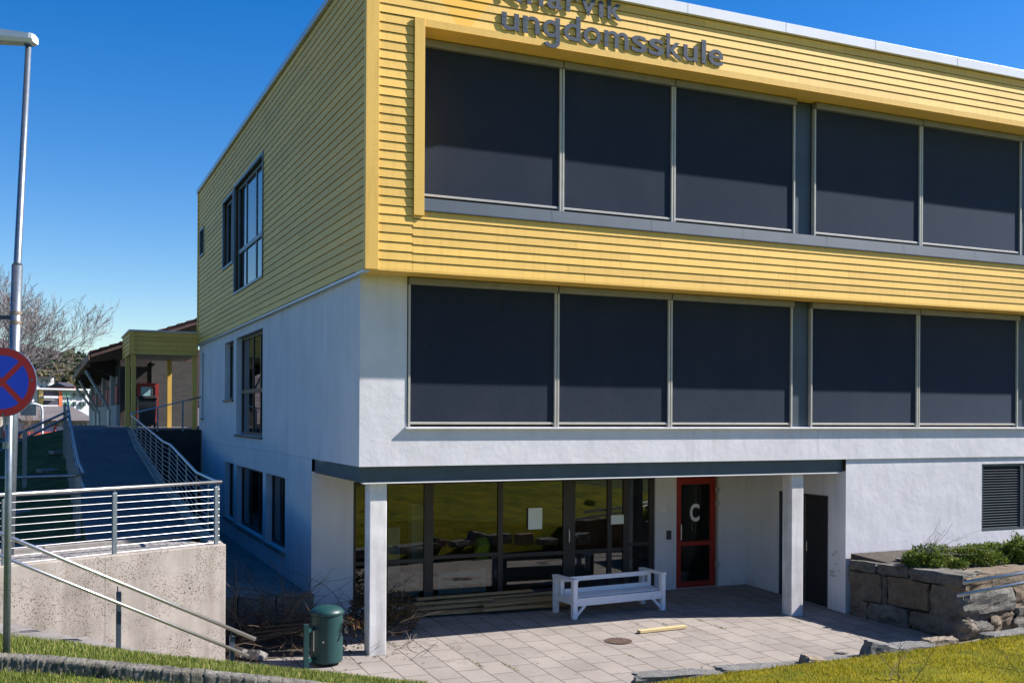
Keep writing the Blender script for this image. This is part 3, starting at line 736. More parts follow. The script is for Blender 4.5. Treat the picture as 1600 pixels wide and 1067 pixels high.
# lawn left of the ramp
w = MB(); xs = [-3.6-i*1.2 for i in range(24)]; ys = [1.9+i*1.2 for i in range(34)]
def lz(x, y):
    t = -3.6-x; z = rz(y)-.02-.035*t-.28*min(t, 1.4)*(1 if y < 15 else .4)*.4-.17*min(1, t)+.03*noise.noise(Vector((x, y, 0)))
    if y > 19.5: z -= (y-19.5)*.22
    return z
for i in range(len(xs)-1):
    for j in range(len(ys)-1):
        w.quad((xs[i+1], ys[j], lz(xs[i+1], ys[j])), (xs[i], ys[j], lz(xs[i], ys[j])), (xs[i], ys[j+1], lz(xs[i], ys[j+1])), (xs[i+1], ys[j+1], lz(xs[i+1], ys[j+1])))
structure(w.build('side_lawn', 'gdark', smooth=True))

# front bank: rows from the silhouette edge back towards the camera
row0 = [at(*p) for p in ((-700, 905, 9.4), (-300, 952, 10.2), (-120, 977, 10.8), (0, 994, 11.2), (90, 1004, 11.6), (183, 1018, 11.9), (270, 1030, 12.2), (361, 1041, 12.5), (500, 1053, 12.9), (660, 1070, 13.1), (830, 1081, 13.1),
        (1000, 1070, 12.9), (1100, 1056, 12.9), (1250, 1037, 13.2), (1430, 1015, 13.8), (1600, 990, 14.6), (1900, 950, 16.5), (2600, 880, 22))]
rowK = [at(*p) for p in ((-700, 990, 8.3), (-300, 1010, 8.6), (-120, 1022, 8.8), (0, 1033, 8.9), (90, 1038, 9.0), (200, 1048, 9.1), (300, 1057, 9.2), (440, 1070, 9.4), (560, 1085, 9.6), (700, 1105, 9.8), (850, 1125, 9.9),
        (1000, 1130, 10), (1120, 1128, 10), (1280, 1125, 10.1), (1450, 1118, 10.3), (1650, 1110, 10.6), (1950, 1085, 11.5), (2600, 1010, 15))]
cam = Vector((CX, CY, 0)); fw = Vector((s_, c_, 0)); rt = Vector((c_, -s_, 0))
def dcoord(p): q = p-cam; return q.dot(rt), q.dot(fw)
rows = [[p+fw*.35+Vector((0, 0, -.55)) for p in row0], row0]
for t in (.25, .5, .75): rows.append([a.lerp(b, t)+Vector((0, 0, .06*math.sin(math.pi*t)+.03*noise.noise(a*1.3+Vector((t*5, 0, 0))))) for a, b in zip(row0, rowK)])
rows.append(rowK)
rows.append([p-fw*.16+Vector((0, 0, -.05)) for p in rowK])
for dd, zz in ((7.6, 1.42), (5, 1.62), (2, 1.8), (-2, 1.88), (-10, 2.2), (-25, 4.0), (-60, 11.0)):
    r = []
    for p in rowK:
        u, d = dcoord(p); k = min(1, max(0, (8-dd)/8)); uu = u*(1+max(0, -dd+2)*.06)
        r.append(cam+rt*uu+fw*(dd+(d-9)*.5)+Vector((0, 0, zz if zz > 1.7 else p.z*.5+zz*.5)))
    rows.append(r)
nc = len(row0)
vs = [p for r in rows for p in r]; split = 9
def bankpart(c0, c1, name, mat):
    w = MB(); w.add([r[c] for r in rows for c in range(c0, c1+1)], [(i*(c1-c0+1)+j, (i+1)*(c1-c0+1)+j, (i+1)*(c1-c0+1)+j+1, i*(c1-c0+1)+j+1) for i in range(len(rows)-1) for j in range(c1-c0)])
    return structure(w.build(name, mat, smooth=True))
bankpart(0, split, 'grass_bank', 'gbase'); bankpart(split, nc-1, 'grass_slope', 'gbaseR')
# kerb along the bank top, mossy rough concrete
w = MB()
for i in range(2, 9):
    a, b = rowK[i], rowK[i+1]; n = 7
    for j in range(n):
        p, q = a.lerp(b, j/n), a.lerp(b, (j+.985)/n); m_ = (p+q)/2; d = (q-p)
        mt = Matrix.Translation(m_+Vector((0, 0, -.01))-fw*.06)@d.to_track_quat('X', 'Z').to_matrix().to_4x4()
        w.rock(mt, (d.length*1.12, .16, .17), i*10+j, 5, .07, .04)
tag(w.build('rough_kerb', m_rock('kerb_stone', (.03, .028, .018), (.30, .28, .25), (.16, .15, .11)), smooth=True), 'weathered concrete kerb crossing the grass at lower left', 'kerb', kind='structure')

# grass blades
def blades(name, mat, label, cols, r0, r1, density, hmin, hmax, seed):
    rng = random.Random(seed); V = []; Fc = []
    for i in range(r0, r1):
        for c in range(*cols):
            a, b, c2, d2 = rows[i][c], rows[i][c+1], rows[i+1][c+1], rows[i+1][c]
            ok = [proj(p) for p in (a, b, c2, d2)]
            if not any(p and -120 < p[0] < 1720 and p[1] < 1130 for p in ok): continue
            area = ((b-a).cross(d2-a)).length/2+((b-c2).cross(d2-c2)).length/2
            for k in range(int(area*density)):
                s, t = rng.random(), rng.random(); p = a.lerp(b, s).lerp(d2.lerp(c2, s), t)
                q = proj(p)
                if not q or not(-30 < q[0] < 1630 and q[1] < 1085): continue
                cl = .5+.5*noise.noise(p*1.6); 
                cl = cl*.6+.4*(.5+.5*noise.noise(p*7)); 
                if rng.random() > .25+cl*1.1: continue
                h = rng.uniform(hmin, hmax)*(.6+cl*.8); an = rng.uniform(0, 6.283); wd = rng.uniform(.003, .006); ln = rng.uniform(.1, .7)*h
                sx, sy = math.cos(an)*wd, math.sin(an)*wd; lx, ly = -math.sin(an)*ln*rng.choice((-1, 1)), math.cos(an)*ln
                n = len(V); z = p.z-.01
                V += [(p.x-sx, p.y-sy, z), (p.x+sx, p.y+sy, z), (p.x+sx*.7+lx*.35, p.y+sy*.7+ly*.35, z+h*.6), (p.x-sx*.7+lx*.35, p.y-sy*.7+ly*.35, z+h*.6), (p.x+lx, p.y+ly, z+h)]
                Fc += [(n, n+1, n+2, n+3), (n+3, n+2, n+4)]
    w = MB(); w.v = V; w.f = Fc; o = w.build(name, mat); tag(o, label, 'grass', kind='stuff'); print(name, len(V)//5)
blades('grass', 'grassL', 'short green grass on the bank at lower left', (1, split), 1, 7, 1500, .03, .075, 1)
blades('mossy_grass', 'grassR', 'yellow green mossy grass at lower right', (split, nc-2), 1, 5, 2100, .012, .055, 2)
# dandelion
p = at(86, 1007, 11.45); w = MB()
for k in range(14):
    t = k*.449; w.add([p+Vector((0, 0, .0)), p+Vector((.022*math.cos(t), .022*math.sin(t), .008)), p+Vector((.022*math.cos(t+.5), .022*math.sin(t+.5), .008))], [(0, 1, 2)])
w.tube([p+Vector((0, 0, -.06)), p], .003, 4); w.lathe(p, [(.02, -.003), (.022, .004), (.010, .012)], 10)
tag(w.build('dandelion', 'dandelion'), 'small yellow dandelion in the grass left of the handrail post', 'flower')

# ================================================================== SLABS AND ROCKS EDGING THE PATIO
slabs = [(992, 1126, 1047, 1068, 13.2, 'long flat grey edging slab nearest the bottom centre of the lawn edge'),
 (1124, 1262, 1036, 1056, 13.5, 'flat grey edging slab between the lowest slab and the tilted dark block'),
 (1254, 1296, 1024, 1046, 13.6, 'dark tilted edging block on the lawn edge below the right column'),
 (1290, 1362, 1024, 1040, 13.9, 'thin pale edging slab right of the tilted dark block'),
 (1350, 1400, 1002, 1036, 14.0, 'chunky angular dark rock on the lawn edge, standing upright'),
 (1392, 1456, 1003, 1028, 14.3, 'wide pale rock just right of the upright angular rock'),
 (1444, 1494, 993, 1022, 14.7, 'rounded dark rock below the corner of the stone wall'),
 (1455, 1474, 1010, 1024, 14.2, 'small bluish stone in front of the rounded dark rock'),
 (1490, 1545, 1002, 1018, 15.0, 'low pale stone between the rounded rock and the right edge slab'),
 (1536, 1615, 984, 1012, 15.4, 'large grey slab stone at the right edge of the lawn border')]
for i, (x0, x1, y0, y1, d, lab) in enumerate(slabs):
    a, b = at(x0, y1, d), at(x1, y1, d); wd = abs((b-a).dot(rt))+.02; hh = (y1-y0)/F*d*1.15
    c = at((x0+x1)/2, (y0+y1)/2+5, d); dep = .34 if wd > .5 else .26
    mt = Matrix.Translation(c)@Matrix.Rotation(-TH+R(random.uniform(-5, 5))+(R(14) if i > 3 else R(8)), 4, 'Z')@Matrix.Rotation(R(random.uniform(-4, 4)+(16 if i in (2, 4) else 0)), 4, 'Y')
    w = MB().rock(mt, (wd, dep, max(hh, .12)), 11+i, 7, .13, .15)
    tag(w.build('edging_stone', 'slabrock' if i not in (2, 6) else 'rock'), lab, 'stone', 'stones edging the patio')
# shaded boulder wall along the slope beyond the frame, mirrored in the glazing
for i in range(14):
    x = 7.5+i*1.0; y = -4.1+.12*i
    mt = Matrix.Translation((x+random.uniform(-.1, .1), y, .12))@Matrix.Rotation(R(random.uniform(-8, 8)), 4, 'Z')
    w = MB().rock(mt, (1.1, .5, 1.1), 60+i, 5, .12, .15)
    if proj((x, y, .4)) and proj((x, y, .4))[0] > 1640:
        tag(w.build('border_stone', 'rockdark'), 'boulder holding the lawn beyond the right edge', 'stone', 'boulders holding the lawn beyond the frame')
# concrete blocks near foot of stairs
for i, (x, y, s1, lab) in enumerate(((384, 1027, .22, 'broken concrete block beside the foot of the handrail'), (402, 1030, .20, 'tilted broken concrete piece right of the handrail end'))):
    c = hP(x, y)+Vector((0, 0, .05)); w = MB().rock(Matrix.Translation(c)@Matrix.Rotation(R(30*i+20), 4, 'Z')@Matrix.Rotation(R(25), 4, 'Y'), (s1*1.3, s1, .14), 90+i, 4, .06, .05)
    tag(w.build('concrete_block', 'kerb'), lab, 'block', 'broken concrete blocks by the steps')

# ================================================================== STONE PLANTER WALL
w = MB(); A = Vector((9.28, .40, 0)); Bc = Vector((9.62, -1.88, 0)); Cc = Vector((15.2, -1.15, 0))
def course(mb, p, q, z0, z1, lens, seed, th=.5, rough=.07):
    d = (q-p); Ln = d.length; d.normalize(); t = 0; i = 0
    nrm = Vector((d.y, -d.x, 0))
    while t < Ln-.03:
        l = min(lens[i % len(lens)], Ln-t); h = (z1-z0)*random.uniform(.94, 1.04)
        c = p+d*(t+l/2)-nrm*(th/2-.02+random.uniform(-.03, .04)); c.z = (z0+z1)/2
        mt = Matrix.Translation(c)@Matrix.Rotation(math.atan2(d.y, d.x)+R(random.uniform(-2, 2)), 4, 'Z')
        mb.rock(mt, (l*1.0, th, h*1.0), seed+i, 9, rough*1.5, .2); t += l; i += 1
zb = -.15
course(w, A, Bc, zb, .20, [.38, .86, 1.1], 100); course(w, A, Bc, .20, .72, [.72, .08, .86, .7], 110); course(w, A, Bc, .73, .92, [.60, .66, 1.1], 120, .56, .05)
course(w, Bc, Cc, zb-.03, .24, [.75, .62, 1.1, .8], 130, .6, .12); course(w, Bc, Cc, .24, .62, [1.35, .8, .9], 140); course(w, Bc, Cc, .62, .88, [.75, 1.5, 1.2], 150, .6, .05)
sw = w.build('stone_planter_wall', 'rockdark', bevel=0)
tag(sw, 'rough dry stone planter wall of big brown blocks against the white wall', 'wall')
w = MB(); prism(w, [(9.40, .30), (9.72, -1.70), (15.2, -.98), (15.2, .50), (9.40, .50)], -.3, [.92, .80, .80, 1.02, 1.0]); w.build('planter_soil', 'soil', sw)
w = MB()
for i in range(46):
    x = random.uniform(9.5, 11.6) if i % 3 else random.uniform(9.5, 13.5); y = random.uniform(-1.5, .2); s1 = random.uniform(.04, .15)
    w.rock(Matrix.Translation((x, y, .845+(y+1.7)*.085))@Matrix.Rotation(random.random()*3, 4, 'Z'), (s1*1.6, s1, s1*.5), 170+i, 3, .15, .3)
w.build('loose_stones', 'rock', sw)
# junipers
def foliage(mb, c, rx, ry, rzz, n, leaf, seed, flat=.6):
    rng = random.Random(seed)
    for k in range(n):
        while True:
            p = Vector((rng.uniform(-1, 1), rng.uniform(-1, 1), rng.uniform(-.35, 1)))
            if p.length <= 1: break
        p = p.normalized()*(p.length**.35)
        q = noise.noise(p*2.6+Vector((seed, 0, 0)))
        p *= .82+.42*q
        if noise.noise(p*5+Vector((0, seed, 0))) < -.28: continue
        pos = Vector((c[0]+p.x*rx, c[1]+p.y*ry, c[2]+p.z*rzz))
        d = (Vector((p.x, p.y, p.z*.6+.25))+Vector((rng.gauss(0, .45), rng.gauss(0, .45), rng.gauss(0, .35)))).normalized()*leaf*rng.uniform(.6, 1.5)
        sd = d.cross(Vector((rng.random()-.5, rng.random()-.5, rng.random()-.5))).normalized()*leaf*.22
        mb.add([pos-sd, pos+d*.5-sd*1.1, pos+d, pos+d*.5+sd*1.1, pos+sd], [(0, 1, 2, 3, 4)])
bs = [(1452, 868, 18.2, .50, .30, .27, 'spreading green juniper on the planter, leftmost by the bare twigs', 5200), (1526, 862, 18.6, .62, .30, .28, 'low spreading green juniper in the middle of the planter', 4600),
      (1596, 850, 19.0, .44, .28, .44, 'tall dark juniper at the right edge of the planter below the grille', 4600), (1690, 850, 19.6, .8, .5, .5, 'juniper past the right end of the grille', 3000)]
for i, (x, y, d, rx, ry, rh, lab, n) in enumerate(bs):
    c = at(x, y, d); c.z = .98
    jt = thing('juniper_shrub', lab, 'shrub', tuple(c), 'junipers in the stone planter')
    w = MB()
    for k in range(7):
        an = k*.9+i; foliage(w, (c.x+math.cos(an)*rx*.62, c.y+math.sin(an)*ry*.62, c.z+random.uniform(-.02, .08)), rx*random.uniform(.4, .6), ry*.55, rh*random.uniform(.55, 1.05), n//5, .045, i*10+k+3)
    w.build('foliage', 'juniper', jt)
    w = MB()
    for k in range(26):
        an = random.uniform(0, 6.28); r = random.uniform(.5, .95)
        w.tube([(c.x, c.y, .92), (c.x+math.cos(an)*rx*r*.5, c.y+math.sin(an)*ry*r*.5, .98), (c.x+math.cos(an)*rx*r, c.y+math.sin(an)*ry*r, 1.0+random.uniform(0, rh*.8))], [.012, .008, .004], 4)
    w.build('stem', 'twig', jt)
w = MB(); foliage(w, tuple(at(1497, 882, 16.2)+Vector((0, 0, .0))), .16, .12, .10, 420, .05, 31); foliage(w, tuple(at(1465, 880, 16.4)), .07, .07, .05, 160, .04, 33)
tag(w.build('weed_tuft', 'juniper'), 'small bright green weed tufts at the front of the planter', 'plant')
def twigs(mb, p, n, ln, spread, r=.004, up=.5, dirv=None, seed=0, droop=0):
    rng = random.Random(seed)
    for k in range(n):
        q = Vector(p)+Vector((rng.gauss(0, spread[0]), rng.gauss(0, spread[1]), abs(rng.gauss(0, spread[2]))))
        d = Vector((rng.gauss(0, 1), rng.gauss(0, 1), rng.gauss(up, .5)))
        if dirv: d = d*.35+Vector(dirv)
        d.normalize(); pts = [q.copy()]; L_ = ln*rng.uniform(.5, 1.3)
        for j in range(4):
            d = (d+Vector((rng.gauss(0, .22), rng.gauss(0, .22), rng.gauss(-droop, .16)))).normalized(); q = q+d*L_/4; pts.append(q.copy())
            if rng.random() < .6:
                e = (d+Vector((rng.gauss(0, .6), rng.gauss(0, .6), rng.gauss(0, .5)))).normalized()
                mb.tube([q, q+e*L_*.15, q+(e+d*.3)*L_*.28], [r*.6, r*.5, r*.3], 3, False)
        mb.tube(pts, [r, r*.9, r*.8, r*.6, r*.4], 3, False)
w = MB(); c = at(1432, 868, 18.1); twigs(w, c, 11, .95, (.08, .05, .02), .005, .3, (1.7, -.5, .75), 5)
tag(w.build('bare_branches', 'twiggrey'), 'bare grey cut branches leaning over the leftmost juniper', 'branches')
w = MB(); c = at(1400, 1065, 10.6); twigs(w, c, 5, .5, (.08, .08, .01), .005, .9, None, 9); tag(w.build('bare_sapling', 'twig'), 'thin bare sapling twigs rising from the middle of the mossy lawn', 'plant'); w = MB(); c = at(1590, 1045, 11.5); twigs(w, c, 3, .4, (.08, .08, .01), .004, .4, (-.8, 0, .3), 10)
tag(w.build('bare_sapling', 'twig'), 'few thin bare twigs rising from the mossy lawn at its right end', 'plant')

# ================================================================== RAILS
def tube_thing(name, lab, cat, runs, mat='inox', r=.021):
    pass
# cable railing on the wall
railing = thing('cable_railing', 'galvanised cable railing on the pitted wall and up the ramp', 'railing', (-2, .6, 1.7))
topz = 2.56
rail_pts = [Vector(wl(6.5, .10, 2.50)), Vector(wl(3, .10, 2.53)), Vector(wl(.02, .10, topz))]
path = [Vector((-1.93, .62, topz-.02)), Vector((-1.93, 3.04, topz)), Vector((-1.93, 6.9, 2.90)), Vector((-1.93, 8.3, 2.93)), Vector((-1.93, 17.2, 3.94))]
path[4] = Vector((-1.93, 17.2, 3.46+.0))
MB().tube(rail_pts+path, .024, 10).build('handrail', 'inox', railing, smooth=True)
MB().tube([(-1.93, 17.2, 3.46), (-1.93, 17.25, 3.52), (-.9, 17.35, 3.78), (.02, 17.4, 4.02)], .022, 8).build('handrail', 'inox', railing, smooth=True)
def post(p, zt, par, mat='steel', w_=.05, d_=.03, zb=None, dirv=None):
    z0 = (zb if zb is not None else 1.5); m = MB()
    dv = Vector(dirv or (1, 0, 0)).normalized(); n_ = Vector((-dv.y, dv.x, 0))
    a = Vector((p[0], p[1], z0)); 
    vs = []
    for z in (z0, zt-.05):
        for i, j in ((-1, -1), (1, -1), (1, 1), (-1, 1)): q = a+dv*(i*w_/2)+n_*(j*d_/2); vs.append((q.x, q.y, z))
    m.add(vs, [(3, 2, 1, 0), (4, 5, 6, 7), (0, 1, 5, 4), (1, 2, 6, 5), (2, 3, 7, 6), (3, 0, 4, 7)])
    m.tube([(a.x, a.y, zt-.06), (a.x, a.y, zt-.01)], .008, 6)
    return m.build('post', mat, par, .003)
for t in (.10, 1.56, 2.92, 4.4, 5.9): q = wl(t, .10); post(q, 2.55-.008*t, railing, dirv=PD, w_=.055)
ramp_posts = [.66]+[1.7+i*1.35 for i in range(12)]
def rail_z(y):
    pts = [(p.y, p.z) for p in path]
    for (a, za), (b, zb) in zip(pts, pts[1:]):
        if y <= b: return za+(zb-za)*(y-a)/(b-a)
    return pts[-1][1]
for y in ramp_posts: post((-1.93, y), rail_z(y), railing, zb=rz(y)-.1, w_=.02, d_=.055, dirv=(1, 0, 0))
for x in (-1.2, -.5): post((x, 17.38), 3.96 if x > -1 else 3.72, railing, zb=3.0, w_=.05)
for k in range(9):
    dz = .10+k*.092
    MB().tube([Vector(wl(6.5, .10, 2.50-dz)), Vector(wl(.05, .10, topz-dz))], .0036, 5).build('cable', 'inox', railing)
    MB().tube([p-Vector((0, 0, dz)) for p in path], .004, 4).build('cable', 'inox', railing)
# left railing of the ramp: two pipes
lr = thing('ramp_handrail', 'double pipe handrail on the left edge of the ramp', 'handrail', (-3.7, 3, 1.6))
lp = [hX(x, y, -3.62) for x, y in ((125, 727), (117, 692), (112, 655), (111.5, 640))]
zU = [Vector((-3.62, 2.9, 2.58)), Vector((-3.62, 5.7, 2.62)), Vector((-3.62, 9.4, 2.95)), Vector((-3.62, 13.5, 3.38)), Vector((-3.62, 17.5, 3.96))]
zLo = [p-Vector((0, 0, .22)) for p in zU]; zLo[0].y = 2.3
MB().tube([Vector((-12, 1.6, 2.52)), Vector((-3.8, 2.75, 2.56))]+zU, .024, 8).build('handrail', 'steel', lr, smooth=True)
MB().tube([Vector((-12, .9, 2.30)), Vector((-3.7, 2.1, 2.34))]+zLo, .024, 8).build('handrail', 'steel', lr, smooth=True)
for i, y in enumerate((2.9, 4.6, 6.3, 8.0, 9.7, 11.4, 13.1, 14.8, 16.5)):
    z = zU[-1].z
    for a, b in zip(zU, zU[1:]):
        if a.y-.02 <= y <= b.y+.02: z = a.z+(b.z-a.z)*(y-a.y)/(b.y-a.y)
    post((-3.70, y), z+.03, lr, zb=rz(y)-.3, w_=.07, d_=.07)
for x in (-5.2, -7.0): post((x, 2.3), 2.5, lr, zb=1.2, w_=.07, d_=.07)
# stair rail further left beyond the lawn
sr = thing('lawn_stair_handrail', 'double pipe handrail descending left over the stepping stones', 'handrail', tuple(at(45, 705, 22)))
a0, a1 = at(107, 642, 26), at(-20, 700, 21); b0, b1 = at(108, 650, 26), at(-20, 715, 21)
MB().tube([a1, a0], .03, 8).build('handrail', 'steel', sr, smooth=True); MB().tube([b1, b0], .03, 8).build('handrail', 'steel', sr, smooth=True)
for x, d in ((39, 22.6), (-12, 21.2), (102, 25.7)):
    tp = at(x, 672 if x > 0 else 702, d)
    if x > 100: tp = at(102, 640, d)
    MB().bar(tp, (tp.x, tp.y, tp.z-1.4), .09, .09, (0, 1, 0)).build('post', 'steel', sr, .004)
# front stair handrail
fr = thing('stair_handrail', 'stainless double handrail beside the concrete steps in front of the pitted wall', 'handrail', tuple(at(183, 1015, 12)))
ua, ub = at(8, 836, 11.4), at(399, 998, 12.8); la, lb = at(8, 871, 11.4), at(388, 1024, 12.75)
ex = (ua-ub)*.5
MB().tube([ua+ex, ub], .024, 10).build('handrail', 'inox', fr, smooth=True); MB().tube([la+ex, lb], .021, 10).build('handrail', 'inox', fr, smooth=True)
for x, yt, d in ((183, 925, 12.02), (361, 995, 12.66)):
    p = at(x, yt, d); m = MB().bar(p+fw*.05, Vector((p.x, p.y, p.z-1.1))+fw*.05, .055, .07, (0, 1, 0)); 
    m.tube([p+fw*.02, p+Vector((0, 0, .07))+fw*.01], .008, 6); m.build('post', 'bluemetal', fr, .004)
# right handrail
rr = thing('planter_stair_handrail', 'sunlit stainless handrails in front of the stone planter at right', 'handrail', tuple(at(1600, 960, 16.3)))
MB().tube([at(1505, 910, 16.0), at(1640, 888, 16.6), at(1900, 800, 17.6)], .030, 10).build('handrail', 'inox', rr, smooth=True)
MB().tube([at(1496, 930, 15.9), at(1640, 902, 16.5), at(1900, 820, 17.5)], .027, 10).build('handrail', 'inox', rr, smooth=True)
p = at(1660, 890, 16.7); MB().bar(p, (p.x, p.y, -.2), .05, .05, (0, 1, 0)).build('post', 'bluemetal', rr)

# ================================================================== BENCH
bc = [hP(902, 968), hP(1040, 953)]
bx = (bc[1]-bc[0]).normalized(); bx.z = 0; bl = 2.0; byv = Vector((-bx.y, bx.x, 0)); o0 = hP(896, 968)
bench = thing('garden_bench', 'white painted timber bench with open arms in front of the entrance glazing', 'bench', tuple(o0))
def bp(x, y, z): q = o0+bx*x+byv*y; return Vector((q.x, q.y, o0.z+z))
def bb(mb, x0, x1, y0, y1, z0, z1):
    v = [bp(x, y, z) for z in (z0, z1) for y in (y0, y1) for x in (x0, x1)]
    mb.add(v, [(0, 2, 3, 1), (4, 5, 7, 6), (0, 1, 5, 4), (2, 6, 7, 3), (0, 4, 6, 2), (1, 3, 7, 5)])
BW = .72; HT = .70
for x in (0, bl-.09):
    for y in (0, BW-.09): w = MB(); bb(w, x, x+.09, y, y+.09, 0, HT-.045); w.build('leg', 'bench', bench, .005)
    w = MB(); bb(w, x-.005, x+.10, -.01, BW+.01, HT-.045, HT); w.build('armrest', 'bench', bench, .005)
    w = MB(); bb(w, x+.02, x+.065, .09, BW-.09, .24, .36); w.build('side_rail', 'bench', bench, .005)
    w = MB(); bb(w, x+.01, x+.08, .44, .50, .36, HT-.045); w.build('back_post', 'bench', bench, .005)
for y in (.02, BW-.07): w = MB(); bb(w, .09, bl-.09, y, y+.045, .22, .36); w.build('apron', 'bench', bench, .005)
for z0 in (.39, HT-.10): w = MB(); bb(w, .0+.08, bl-.08, .405, .438, z0, z0+.08); w.build('backrest_rail', 'bench', bench, .005)
for k in range(5):
    y = .03+k*.076; w = MB(); bb(w, .02, bl-.02, y if k else .092, y+.07, .362, .385); w.build('seat_slat', 'bench', bench, .004)
for x, sg in ((.09, 1), (bl-.09, -1)):
    w = MB().bar(bp(x, .045, .06), bp(x+sg*.17, .045, .225), .045, .05, tuple(byv)); w.build('brace', 'bench', bench, .004)

# ================================================================== BIN
c = hP(510, 1036); c = Vector((c.x, c.y, c.z))
bn = thing('litter_bin', 'dark green round litter bin with domed lid on a short post', 'bin', tuple(c))
r = .235; prof = [(r*.97, .04), (r, .06), (r, .70), (r*.985, .715)]
MB().lathe(c, prof, 40).build('body', 'bin', bn, smooth=False)
MB().lathe(c, [(r*1.0, .715), (r*1.06, .725), (r*1.07, .75), (r*1.02, .775), (r*.8, .815), (r*.45, .84), (.02, .85)], 40).build('lid', 'bin', bn, smooth=True)
v1 = (rt*.02-fw*1).normalized(); q = c+v1*(r-.002)+rt*.03
MB().bar((q.x, q.y, c.z+.08), (q.x, q.y, c.z+.69), .006, .006, (0, 1, 0)).build('door_seam', 'screw', bn)
q = c+v1*(r+.004)-rt*.01; MB().lathe((q.x, q.y, c.z+.36), [(.014, -.012), (.014, .012)], 10).build('lock', 'inox', bn)
p = hP(478, 1048); p = Vector((p.x, p.y, p.z)); m = MB().box(p.x-.035, p.x+.035, p.y-.03, p.y+.03, p.z-.2, p.z+.66); pp = m.build('post', 'bin', bn, .004)
for z in (.12, .55): MB().bar((p.x, p.y, p.z+z), (c.x-.15, c.y, c.z+z), .03, .05).build('bracket', 'bin', bn)
MB().bar((p.x+.10, p.y-.03, p.z+.28), (p.x+.10, p.y-.03, p.z+.56), .012, .02, (0, 1, 0)).build('catch', 'inox', bn)
w = MB(); q = c+rt*(r+.02)-fw*.05
for k in range(22):
    an = random.uniform(0, 6.28); d = Vector((math.cos(an)*.07, math.sin(an)*.06, random.uniform(-.16, .05))); e = d+Vector((random.gauss(0, .03), random.gauss(0, .03), random.gauss(-.02, .03)))
    z = Vector((q.x, q.y, c.z+.60)); w.add([z, z+d, z+e], [(0, 1, 2)])
    w.add([z+d*.4, z+e*1.1, z+d*1.2], [(0, 1, 2)])
tag(w.build('plastic_bag', 'bag'), 'crumpled black plastic bag hanging out of the litter bin', 'bag')

# ================================================================== SMALL THINGS ON THE PATIO
p = hP(966, 1001); mh = thing('manhole_cover', 'round rusty iron manhole cover in the paving', 'manhole cover', tuple(p))
w = MB().lathe((p.x, p.y, p.z+.003), [(.225, 0), (.225, .006), (.20, .006), (.20, .002)], 36); w.build('rim', simple('rusty_iron', (.13, .085, .065), .8, .3, .3, 12, .3), mh)
w = MB()
for rr_ in (.18, .14, .10, .06):
    n = max(6, int(rr_*110))
    for k in range(n):
        t = 6.283*k/n; x, y = p.x+rr_*math.cos(t), p.y+rr_*math.sin(t); w.box(x-.011, x+.011, y-.011, y+.011, p.z+.004, p.z+.012)
w.build('cast_pattern', simple('worn_iron', (.20, .14, .11), .7, .4, .3, 12, .2), mh)
a, b = hP(998, 989), hP(1071, 981)
d = (b-a).normalized(); w = MB().bar((a.x, a.y, a.z+.03), (b.x, b.y, b.z+.03), .10, .045)
tag(w.build('loose_plank', 'paletimber', bevel=.003), 'short pale plank lying in the sun on the paving', 'plank')
w = MB(); rng = random.Random(77)
for k in range(26):
    x = .4*round(rng.uniform(0, 10)/.4)+rng.gauss(0, .02); y = rng.uniform(-3.4, 1.2); z = patz(y)
    for q in range(rng.randint(6, 22)):
        a, b = x+rng.gauss(0, .012), y+rng.gauss(0, .09); h = rng.uniform(.01, .04); w.add([(a-.006, b, z), (a+.006, b, z), (a+rng.gauss(0, .015), b+rng.gauss(0, .015), z+h)], [(0, 1, 2)])
tag(w.build('joint_weeds', 'grassL'), 'tiny weeds growing in the paving joints', 'weeds', kind='stuff')
# planks along the glazing
rng = random.Random(3)
pl = [(1.35, 4.9, 3.02, 0), (1.6, 5.1, 2.88, 0), (1.9, 4.6, 2.74, 0), (1.5, 5.0, 3.16, 0), (1.3, 4.2, 2.98, 1), (2.2, 5.0, 3.10, 1), (1.7, 4.8, 3.22, 1), (1.45, 3.3, 3.10, 2), (2.4, 4.9, 3.22, 2), (1.9, 4.2, 3.26, 3), (2.9, 5.3, 2.62, 0), (3.0, 4.9, 2.80, 1)]
for i, (x0, x1, y, lv) in enumerate(pl):
    ty = rng.uniform(-.10, .10); z = patz(y)+.03+lv*.048+.004*i
    w = MB().bar((x0, y-ty/2, z+rng.uniform(0, .02)), (x1, y+ty/2, z+rng.uniform(0, .03)), .12, .036)
    tag(w.build('timber_plank', 'timber', bevel=.003), 'long sawn board in the pile lying below the entrance glazing', 'plank', 'boards piled below the entrance glazing')
# paper notices
def notice(x0, x1, y0, y1, lab):
    a, b = hY(x0, y1, 3.52), hY(x1, y0, 3.52); w = B(a.x, b.x, 3.525, 3.529, a.z, b.z); 
    tag(w.build('paper_notice', 'paper'), lab, 'paper', 'papers taped to the glazing')
notice(825.5, 847.5, 793, 827, 'upright white paper taped to the middle glass pane'); notice(955, 975, 804, 819, 'smaller square paper taped to the glass nearer the red door')
